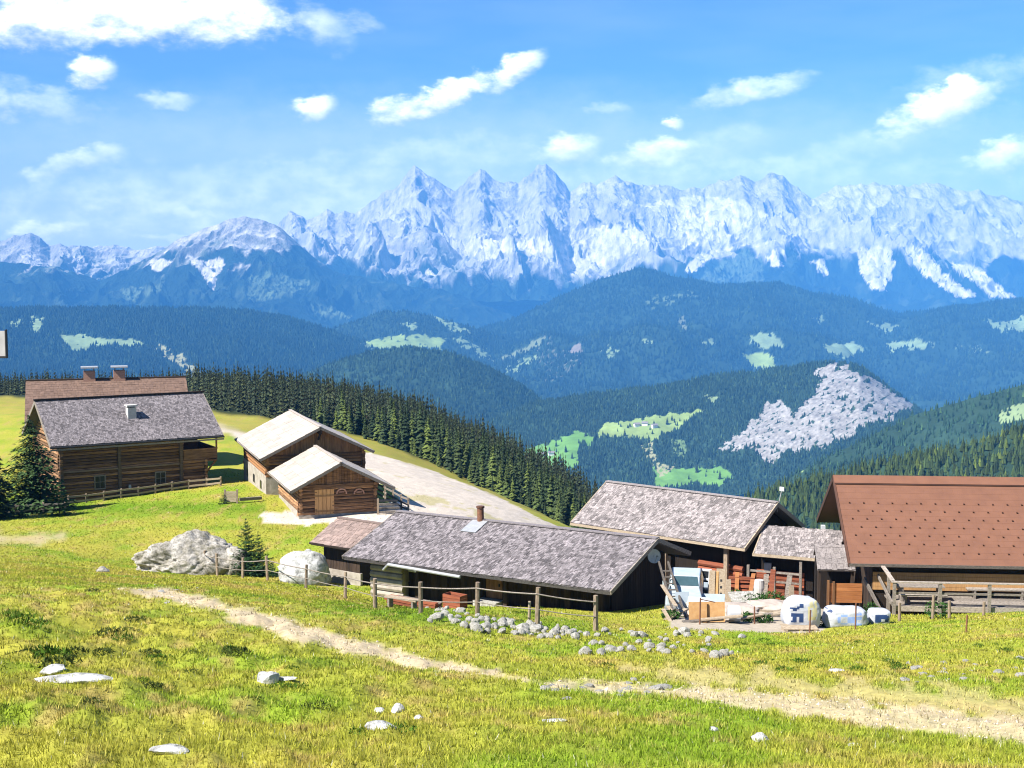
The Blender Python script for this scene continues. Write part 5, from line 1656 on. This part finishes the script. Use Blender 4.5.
# boards in front
for k, (px, lb) in enumerate(((697, 'orange plywood board standing behind the dark iron post'), (715, 'orange plywood board standing next to the white drum'))):
    g = on_ground(px + 1, 50.3 + k * .1)
    m = MB().obox((0, 0, .36), (.33, 0, 0), (0, .02, .0), (0, .08, .36), 1.0 if k else .92)
    tag(m.build('plywood_board', M['ply'], None, g), lb, 'board')
dm = place('drum', 'white drum lying with its dark open end to the right, beside the orange boards', 'drum', 734, 50.2)
MB().tube((-.2, 0, .33), (.2, .02, .33), .31, .31, 18, cap=False).build('shell', M['white_paint'], dm)
MB().tube((.17, .02, .33), (.18, .02, .33), .28, .28, 18, .8).build('open_end', M['black'], dm)
MB().tube((-.205, 0, .33), (-.15, 0, .33), .30, .30, 18).build('bottom', M['white_paint'], dm)


def blob(name, sx, sy, sz, seed, mat, rough=.12, freq=1.6, p=.7, loc=(0, 0, 0), U=56, V=32):
    """soft box like body (sack, tarp heap), flat below"""
    vs, fs = [], []
    for j in range(V + 1):
        b = -math.pi / 2 + math.pi * j / V
        for i in range(U):
            a = 2 * math.pi * i / U
            f = lambda q, e: math.copysign(abs(q) ** e, q)
            d = Vector((f(math.cos(b), p) * f(math.cos(a), p), f(math.cos(b), p) * f(math.sin(a), p), f(math.sin(b), p)))
            n = mn.noise(d * freq + Vector((seed, 0, 0))) * rough + mn.noise(d * freq * 3 + Vector((0, seed, 0))) * rough * .4
            d = d * (1 + n)
            vs.append((d.x * sx, d.y * sy, (max(d.z, -.96) + .96) * sz))
    for j in range(V):
        for i in range(U): fs.append((j * U + i, j * U + (i + 1) % U, (j + 1) * U + (i + 1) % U, (j + 1) * U + i))
    m = MB().add(vs, fs)
    me = m.mesh(name); me.materials.append(mat)
    me.polygons.foreach_set('use_smooth', [True] * len(me.polygons))
    return me


tp = link('tarp_heap', blob('tarp_heap', 1.45, .7, .24, 3, M['tarp'], .3, 1.5), None, None, on_ground(722, 52.8) + Vector((0, 0, -.05))); tp.rotation_euler = (0, .0, -.25)
tag(tp, 'low heap under a pale crumpled tarp behind the orange boards', 'tarp')
tp = link('sand_heap', blob('sand_heap', .9, .6, .22, 8, M['tarp'], .3, 1.5), None, None, on_ground(768, 54.5) + Vector((0, 0, -.04)))
tag(tp, 'small low pale heap left of the big white bag', 'heap')
o = MB().obox((0, 0, .12), (.55, .1, .0), (-.1, .55, .22), (0, -.02, .05)).build('concrete_slab', M['stone'], None, on_ground(745, 57.5)); tag(o, 'pale tilted concrete slab in the weeds before the red plank front', 'slab')
wfm = place('window_frame', 'white window frame with three dark panes leaning behind the car', 'window frame', 702, 60.2, math.radians(-20))
m = MB(); q = .42
for x in (-.36, .30): m.obox((x, .13, .62), (.06, 0, 0), (0, .035, 0), (0, .13, .62))
for z in (.05, .43, .81, 1.2): m.obox((-.03, .21 * z, z), (.39, 0, 0), (0, .035, .0), (0, .01, .045))
m.build('frame', M['white_paint'], wfm)
MB().obox((-.03, .15, .62), (.32, 0, 0), (0, .008, 0), (0, .13, .6)).build('pane', M['window_dark'], wfm)
wfm.location.z += .15
for k, (px, w, h, lb, mt) in enumerate(((711.5, .13, 1.2, 'narrow pale plank standing right of the white window frame', 'pale_wood'), (715.5, .10, 1.15, 'thin yellowish plank between the narrow plank and the holed board', 'ply'), (720, .19, 1.25, 'pale board with a row of dark holes leaning by the barn wall', 'pale_wood'))):
    b = place('board', lb, 'board', px, 59.6, math.radians(-15), .1)
    MB().obox((0, .1, h / 2), (w, 0, 0), (0, .02, 0), (0, .12, h / 2)).build('panel', M[mt], b)
    if k == 2:
        m = MB()
        for q in range(4): m.obox((.03, .1 - .12 + .03 + q * .06 - .022, .2 + q * .28), (.045, 0, 0), (0, .006, 0), (0, .01, .05))
        m.build('hole', M['black'], b)
cm = place('plank_stack', 'untidy stack of orange red boards in front of the red plank barn', 'plank stack', 746, 61.5, math.radians(-18), .2)
r_ = random.Random(12)
for k in range(13):
    x0 = r_.uniform(-.75, -.35); L_ = r_.uniform(.7, 1.25); y = -.25 + (k % 3) * .2; z = .05 + (k // 3) * .17
    MB().bar((x0, y, z), (x0 + L_, y + r_.uniform(-.05, .05), z + r_.uniform(-.03, .08)), .18, .12, r_.uniform(.6, 1.3)).build('board', M['orange'] if k % 3 else M['plank_red'], cm)
for x in (-.35, .3): MB().obox((x, -.42, .5), (.09, 0, 0), (0, .02, 0), (r_.uniform(-.1, .1), .18, .5), r_.uniform(.8, 1.2)).build('board', M['plank_orange'], cm)
br = place('water_barrel', 'pale grey barrel standing between the orange red boards and the railing', 'barrel', 759, 60.8, 0, .1)
MB().tube((0, 0, 0), (0, 0, .45), .22, .25, 14, cap=True).build('shell', M['plaster'], br); MB().tube((0, 0, .45), (0, 0, .78), .25, .21, 14).build('upper_shell', M['plaster'], br)
pw = place('plank_pile', 'pile of reddish planks in front of the long barn under the gutter pipe', 'plank pile', 412, 57.6, math.radians(-35))
for k in range(7): MB().bar((-1.3 + random.uniform(-.2, .2), k % 3 * .24, .08 + k // 3 * .12), (1.3 + random.uniform(-.2, .2), k % 3 * .24, .08 + k // 3 * .12), .22, .09, random.uniform(.6, 1.4)).build('plank', M['grey_wood'] if k % 3 else M['plank_red'], pw)
bn = place('wooden_bench', 'pale wooden bench in front of the plank pile', 'bench', 402, 56.2, math.radians(-32))
MB().box(-.8, .8, -.16, .16, .38, .44).build('seat', M['pale_wood'], bn)
for x in (-.6, .6): MB().box(x - .05, x + .05, -.14, .14, -.1, .38).build('leg', M['grey_wood'], bn)
cr = place('red_crate', 'reddish crate by the long barn left of the brown door', 'crate', 455, 57.2, math.radians(-35), 0)
m = MB()
for k in range(4): m.box(-.42, .42, -.26, -.23, .03 + k * .15, .03 + k * .15 + .135, random.uniform(.8, 1.3)); m.box(-.42, .42, .23, .26, .03 + k * .15, .03 + k * .15 + .135); m.box(-.45, -.42, -.26, .26, .03 + k * .15, .03 + k * .15 + .135); m.box(.42, .45, -.26, .26, .03 + k * .15, .03 + k * .15 + .135)
m.build('slats', M['plank_red'], cr); MB().box(-.42, .42, -.23, .23, .02, .05).build('base', M['plank_dark'], cr)

# big bags
BG = [(801, 48.6, .66, .5, .60, 'tallest white bag with dark blue and yellow print right of the heap', 1), (845, 48.9, .74, .45, .37, 'long white bag with light blue lettering between the tall bag and the small one', 2), (879, 49.4, .38, .36, .29, 'small white bag with a dark blue label nearest the terrace', 3)]
for px, d, sx, sy, sz, lb, k in BG:
    me = blob('big_bag', sx, sy, sz, 10 + k * 3, M['bag'], .10, 1.7, .50 if k > 1 else .66)
    for mt in ('blue_print', 'light_blue', 'yellow_print'): me.materials.append(M[mt])
    for p in me.polygons:
        c = p.center
        if p.normal.y > -.15: continue
        u, w = c.x / sx, c.z / (2 * sz)
        if k == 1:
            if -.62 < u < .0 and .30 < w < .56 and not (-.42 < u < -.12 and .34 < w < .44): p.material_index = 1
            elif -.55 < u < .05 and .66 < w < .9 and abs((w - .66) - (u + .55) * .28) < .06: p.material_index = 1
            elif -.7 < u < -.35 and .70 < w < .76: p.material_index = 1
            elif .12 < u < .75 and .42 < w < .92 and gnoise(np.array([u * 6]), np.array([w * 6]), 3)[0] > -.25: p.material_index = 3
        elif k == 2:
            if .19 < math.hypot(u + .12, (w - .5) * 1.3) < .33: p.material_index = 2
            elif .30 < u < .40 and .2 < w < .82: p.material_index = 2
            elif .40 < u < .64 and (.2 < w < .32 or .46 < w < .57 or .71 < w < .82): p.material_index = 2
            elif -.95 < u < -.7 and .82 < w: p.material_index = 1
        else:
            if -.55 < u < .75 and .28 < w < .72 and not (-.1 < u < .3 and .36 < w < .5): p.material_index = 1
    o = link('big_bag', me, None, None, on_ground(px, d) + Vector((0, 0, -.04)))
    tag(o, lb, 'bag')
pl = place('pallet', 'pale wooden pallet under the tallest white bag', 'pallet', 800, 47.9)
for k in range(5): MB().box(-.6, .6, -.3 + k * .15, -.3 + k * .15 + .12, .10, .125, random.uniform(.9, 1.2)).build('board', M['pale_wood'], pl)
for x in (-.5, 0, .5): MB().box(x - .05, x + .05, -.3, .42, -.08, .10).build('block', M['pale_wood'], pl)
r_ = random.Random(55)
for i, (px, d, a) in enumerate(((703, 50.0, .1), (722, 49.8, -.15), (745, 50.2, .35), (752, 51.2, -.2), (676, 51.5, .9), (768, 51.0, .1), (738, 56.2, -.5), (780, 52.5, .25), (759, 53.0, -.4))):
    g = on_ground(px, d) + Vector((0, 0, .05 + .05 * (i % 3)))
    o = MB().bar((-.75, 0, 0), (.75, 0, r_.uniform(.05, .25)), r_.uniform(.14, .26), .05, r_.uniform(.5, 1.1)).build('plank', M['pale_wood'] if i % 3 else M['grey_wood'], None, g); o.rotation_euler = (0, 0, a)
    tag(o, 'loose weathered plank lying on the ground of the cluttered yard', 'plank', 'loose planks lying in the yard')
for px, d, h, rz, mt, lb in ((765, 60.5, 1.1, -.2, 'grey_wood', 'grey board leaning upright beside the pale barrel'), (771, 60.2, 1.35, -.3, 'plank_red', 'reddish board leaning on the annex railing'), (729, 58.5, .9, .1, 'pale_wood', 'short pale board standing right of the holed board'), (787, 58.6, 1.2, -.4, 'grey_wood', 'grey board leaning on the right end of the annex railing'), (793, 58.0, .8, .2, 'pale_wood', 'short pale plank standing behind the tallest white bag')):
    b_ = place('leaning_board', lb, 'board', px, d, rz)
    MB().obox((0, .15, h / 2), (.11, 0, 0), (0, .02, 0), (.04, .15, h / 2), r_.uniform(.7, 1.2)).build('panel', M[mt], b_)
bk = place('bucket', 'small blue bucket standing behind the white drum', 'bucket', 748, 53.6)
MB().tube((0, 0, 0), (0, 0, .3), .12, .16, 14).build('body', M['light_blue'], bk)
MB().tube((0, 0, .28), (0, 0, .305), .17, .17, 14, .7).build('rim', M['light_blue'], bk)
for px, d, w, h, rz, lb in ((697, 53.4, .42, .62, -.3, 'pale blue grey sheet leaning against the front of the white car'), (712, 55.0, .5, .55, -.1, 'wide pale sheet leaning beside the white car below the holed board'), (684, 53.6, .28, .8, .2, 'narrow pale sheet leaning between the ladder and the white car')):
    b = place('leaning_sheet', lb, 'sheet', px, d, rz)
    MB().obox((0, .14, h / 2), (w, 0, 0), (0, .015, 0), (.03, .2, h / 2), .85).build('panel', M['white_car'], b)
# antenna on the second barn
q = B2.R @ (P(777, 506, 66.0) - B2.loc); e = B2.R @ (P(782, 489, 66.0) - B2.loc)
an = MB().tube(q - Vector((0, 0, .3)), e, .022, n=6).build('antenna_pole', M['metal_grey'], B2.t)
MB().obox(e, (.12, 0, 0), (0, .03, 0), (0, 0, .10)).build('antenna_box', M['white_paint'], an)
# box on a pole at the left edge
bx = thing('pole_box', 'pale box with a dark side on a pole at the left edge', 'box', on_ground(1, 20))
PX = -.75
zt = P(-8, 331, 20).z - bx.location.z; zb = P(-8, 356, 20).z - bx.location.z
MB().tube((PX, .12, -.3), (PX, .12, zt), .045, .04, 10).build('pole', M['post_wood'], bx)
MB().bar((PX, .12, (zt + zb) / 2), (-.1, .12, (zt + zb) / 2), .04, .05).build('arm', M['post_wood'], bx)
MB().box(-.30, .19, -.03, .03, zb, zt).build('box', M['plaster'], bx)
m = MB(); m.box(.192, .206, -.035, .035, zb - .03, zt + .02); m.box(-.30, .192, -.035, .03, zb - .03, zb - .003); m.build('edge', M['black'], bx)

# ------------------------------------------------------------------ far meadow huts and trees
def sheet_pt(S, px, py):
    k = np.argmin((S['qx'] - px) ** 2 + (S['qy'] - py) ** 2 + 1e6 * (S['t'] > 1))
    return Vector((S['x'].flat[k], S['y'].flat[k], S['z'].flat[k]))


for px, py, rz, lb in ((541, 456, .4, 'tiny white farmhouse low on the far left meadow, left one of the pair'), (551, 455, .1, 'tiny white farmhouse on the far left meadow, right one of the pair'), (637, 426, .3, 'tiny white farmhouse on the upper far meadow, left one'), (645, 425, -.2, 'tiny white farmhouse in the middle of the upper far meadow'), (654, 427, .5, 'tiny white farmhouse on the upper far meadow, right one')):
    h = thing('farmhouse', lb, 'house', sheet_pt(S_D, px, py), rz)
    MB().prismx([(-4, -2), (4, -2), (4, 4.5), (0, 7), (-4, 4.5)], -6, 6, 1.9).build('wall', M['plaster'], h)
    m = MB(); m.obox((0, -2.4, 6.1), (6.8, 0, 0), (0, 2.7, 1.65), (0, -.1, .2)); m.obox((0, 2.4, 6.1), (6.8, 0, 0), (0, 2.7, -1.65), (0, .1, .2)); m.build('roof', M['shingle_pale'], h)
r_ = random.Random(77)
for px, py in ((523, 452), (566, 452), (572, 458), (560, 462), (556, 446), (597, 424), (667, 424), (672, 420), (690, 412), (625, 436), (697, 472), (720, 479), (712, 468), (586, 436), (737, 356), (752, 352)):
    p = sheet_pt(S_D, px, py) if py > 400 else sheet_pt(S_C, px, py)
    o = bpy.data.objects.new('meadow_tree', VAR[r_.randrange(4)]); COL.objects.link(o)
    h = r_.uniform(12, 18); o.location = p; o.scale = (h * 1.9, h * 1.9, h); o.rotation_euler = (0, 0, r_.uniform(0, 6))
    tag(o, 'tiny dark tree standing alone on the far bright meadows', 'tree', 'lone trees on the far meadows')


# ------------------------------------------------------------------ grass
def grass():
    rng = np.random.default_rng(3)
    N = 700000; N2 = 200000
    X = np.concatenate([rng.uniform(-.54, .54, N), rng.uniform(-.46, -.06, N2)]); d = np.exp(np.concatenate([rng.uniform(math.log(8.2), math.log(64), N), rng.uniform(math.log(48), math.log(125), N2)])); N = N + N2
    # gather into tussocks
    x = X * d
    tu = gnoise(x / .22, d / .22, 121)
    keep = tu > rng.uniform(-1.0, .55, N)
    x, d = x[keep], d[keep]
    z = G(x, d)
    c = meadow_color(x, d, z)
    px, py = project(x, d, z)
    bare = (c[:, 0] > .27) & (c[:, 2] > .085)
    hous = np.zeros(len(x), bool)
    for h in (A, A2, Bg, S, Br, Sh, B2, An, Pr, Bw):
        c_, s_ = math.cos(h.yaw), math.sin(h.yaw)
        lx = (x - h.loc.x) * c_ + (d - h.loc.y) * s_; ly = -(x - h.loc.x) * s_ + (d - h.loc.y) * c_
        hous |= (lx > .4) & (lx < h.L - .4) & (ly > -h.rf + .5) & (ly < h.rb - .3)
    ok = ~hous & ~(bare & (rng.random(len(x)) < .85)) & ~((d > 47) & (d < 66) & in_poly(px, py, YARD))
    x, d, z, c = x[ok], d[ok], z[ok], c[ok]
    n = len(x)
    L = rng.uniform(.03, .085, n) * (1 + .5 * np.clip(fbm(x / 1.2, d / 1.6, 3, 123), -.6, 1.5))
    tall = rng.random(n) < .03
    L = np.where(tall, L * rng.uniform(1.6, 2.6, n), L)
    w = rng.uniform(.004, .009, n) * np.clip(d / 13, .8, 7)
    w = np.where(tall, w * .6, w)
    a = rng.uniform(0, 6.283, n); lean = rng.uniform(.1, 1.0, n); la = rng.uniform(0, 6.283, n)
    bx, by = np.cos(a) * w, np.sin(a) * w
    ux, uy, uz = np.cos(la) * np.sin(lean), np.sin(la) * np.sin(lean), np.cos(lean)
    p0 = np.stack([x - bx, d - by, z - .01], 1); p1 = np.stack([x + bx, d + by, z - .01], 1)
    p2 = np.stack([x + ux * L, d + uy * L, z + uz * L], 1)
    V = np.stack([p0, p1, p2], 1).reshape(-1, 3)
    tone = rng.uniform(.65, 1.45, (n, 1))
    cc = c * tone
    yl = rng.random(n) < .10
    cc[yl] = cc[yl] * .5 + np.array([.36, .31, .09]) * .6
    dk = rng.random(n) < .09
    cc[dk] *= .5
    fl = rng.random(n) < .006
    cc[fl] = np.array([.5, .48, .36])
    C = np.repeat(np.clip(cc, 0, .5)[:, None] * 1.15, 3, 1).reshape(-1, 3)
    Fc = np.arange(n * 3).reshape(n, 3)
    o = link('grass', np_mesh('grass', V, Fc, np.clip(C, .004, .8)), M['grass'])
    tag(o, 'short green and yellowing pasture grass', 'grass', kind='stuff')


grass()


def scrub():
    rng = np.random.default_rng(8)
    spots = [(48, 658, .30), (38, 652, .2), (60, 664, .22), (112, 634, .25), (120, 640, .2), (22, 620, .25), (30, 628, .25), (10, 616, .2), (150, 655, .18), (160, 660, .2), (92, 592, .22), (228, 652, .22), (235, 655, .2), (90, 706, .12), (66, 712, .1), (295, 690, .16), (280, 688, .14), (360, 735, .12), (400, 732, .14), (315, 708, .14), (150, 690, .16), (75, 655, .18), (100, 655, .2), (135, 622, .2)]
    for i in range(26): spots.append((rng.uniform(-20, 330), rng.uniform(600, 715), rng.uniform(.05, .11)))
    for i in range(22): spots.append((rng.uniform(560, 1030), rng.uniform(640, 672), rng.uniform(.08, .2)))
    for i in range(14): spots.append((rng.uniform(345, 560), rng.uniform(604, 622), rng.uniform(.1, .2)))
    V, C = [], []
    for px, py, r in spots:
        if px > 500 and py > 690: continue
        p = meadow_at(px, py)
        n = int(90 + 500 * r)
        q = rng.normal(0, 1, (n, 3)); q /= np.linalg.norm(q, axis=1)[:, None]; q *= rng.uniform(.3, 1, (n, 1)) ** .5
        q = q * np.array([r * 1.3, r * 1.1, r * .35]); q[:, 2] = np.abs(q[:, 2])
        base = np.array(p) + q
        s = r * rng.uniform(.12, .28, (n, 1))
        a = rng.normal(0, 1, (n, 3)); a /= np.linalg.norm(a, axis=1)[:, None]
        b = rng.normal(0, 1, (n, 3)); b /= np.linalg.norm(b, axis=1)[:, None]
        V.append(np.stack([base - a * s * .4, base + a * s * .4, base + b * s + np.array([0, 0, 1]) * s * .6], 1).reshape(-1, 3))
        k = np.array([.050, .070, .016]) if px < 340 and rng.random() < .5 else np.array([.060, .115, .012])
        C.append(np.repeat((k * rng.uniform(.5, 1.6, (n, 1)))[:, None], 3, 1).reshape(-1, 3))
    V = np.concatenate(V); C = np.concatenate(C)
    o = link('heath_scrub', np_mesh('heath_scrub', V, np.arange(len(V)).reshape(-1, 3), C), M['grass'])
    tag(o, 'low dark heather and weeds scattered through the pasture', 'scrub', kind='stuff')


scrub()


def weed(label, px, d, r, h, seed, group=None):
    rng = np.random.default_rng(seed)
    n = 260
    q = rng.normal(0, 1, (n, 3)); q /= np.linalg.norm(q, axis=1)[:, None]; q *= rng.uniform(.35, 1, (n, 1)) ** .5
    q = q * np.array([r, r, h * .5]); q[:, 2] += h * .45
    s = rng.uniform(.05, .13, (n, 1))
    a = rng.normal(0, 1, (n, 3)); a /= np.linalg.norm(a, axis=1)[:, None]
    b = rng.normal(0, 1, (n, 3)); b /= np.linalg.norm(b, axis=1)[:, None]
    V = np.stack([q - a * s * .5, q + a * s * .5, q + b * s], 1).reshape(-1, 3)
    C = np.repeat((np.array([.035, .085, .018]) * rng.uniform(.5, 1.7, (n, 1)))[:, None], 3, 1).reshape(-1, 3)
    o = link('weed_clump', np_mesh('weed_clump', V, np.arange(len(V)).reshape(-1, 3), C), M['grass'], None, on_ground(px, d))
    tag(o, label, 'plant', group)


weed('leafy green weeds behind the tilted concrete slab', 735, 59.5, .35, .5, 1)
weed('leafy green weeds right of the tilted concrete slab', 757, 57.5, .6, .45, 2)
weed('taller green weeds before the railing of the annex', 772, 57.2, .6, .6, 3)
weed('small green weeds between the thin dark post and the sand heap', 764, 50.5, .35, .3, 4)
weed('tuft of weeds left of the terrace railing', 872, 53, .35, .6, 5)
weed('low weeds at the left edge of the yard below the ladder', 671, 51.5, .4, .35, 11)
weed('weeds between the white drum and the thin dark post', 747, 50.9, .35, .35, 12)
weed('weeds at the right foot of the tallest white bag', 823, 49.2, .3, .35, 13)
weed('wide weedy patch behind the low pale heap', 765, 55.8, .7, .4, 14)
weed('dry tangled weeds at the foot of the terrace', 938, 50.6, .5, .7, 6)


def path_stones():
    """loose pebbles of the footpath and the track"""
    rng = np.random.default_rng(21)
    V, Fc, C = [], [], []; off = 0
    base = np.array([(1, 0, 0), (0, 1, 0), (-1, 0, 0), (0, -1, 0), (0, 0, 1), (0, 0, -1)], float)
    f0 = np.array([(0, 1, 4), (1, 2, 4), (2, 3, 4), (3, 0, 4), (1, 0, 5), (2, 1, 5), (3, 2, 5), (0, 3, 5)])
    xs, ds = [], []
    n = 15000
    X = rng.uniform(-.42, .42, n); d = np.exp(rng.uniform(math.log(12), math.log(60), n))
    x = X * d; z = G(x, d); px, py = project(x, d, z)
    k = np.minimum(line_dist(px, py, PATH1), line_dist(px, py, TRACK)) + rng.normal(0, 2.5, n)
    ok = k < 1
    for xi, di, zi in zip(x[ok], d[ok], z[ok]):
        s = rng.uniform(.006, .018) * (2 if rng.random() < .06 else 1) * (1 + di / 60)
        v = base * s * rng.uniform(.6, 1.3, (6, 1)) * np.array([1, 1, .6]) + np.array([xi, di, zi + s * .15])
        V.append(v); Fc.append(f0 + off); off += 6
        C.append(np.repeat(np.array([[.40, .34, .26]]) * rng.uniform(.5, 1.4), 6, 0))
    o = link('path_gravel', np_mesh('path_gravel', np.concatenate(V), np.concatenate(Fc), np.concatenate(C)), M['needles_far'])
    tag(o, 'loose pebbles strewn over the footpath and the track', 'gravel', kind='stuff')


path_stones()
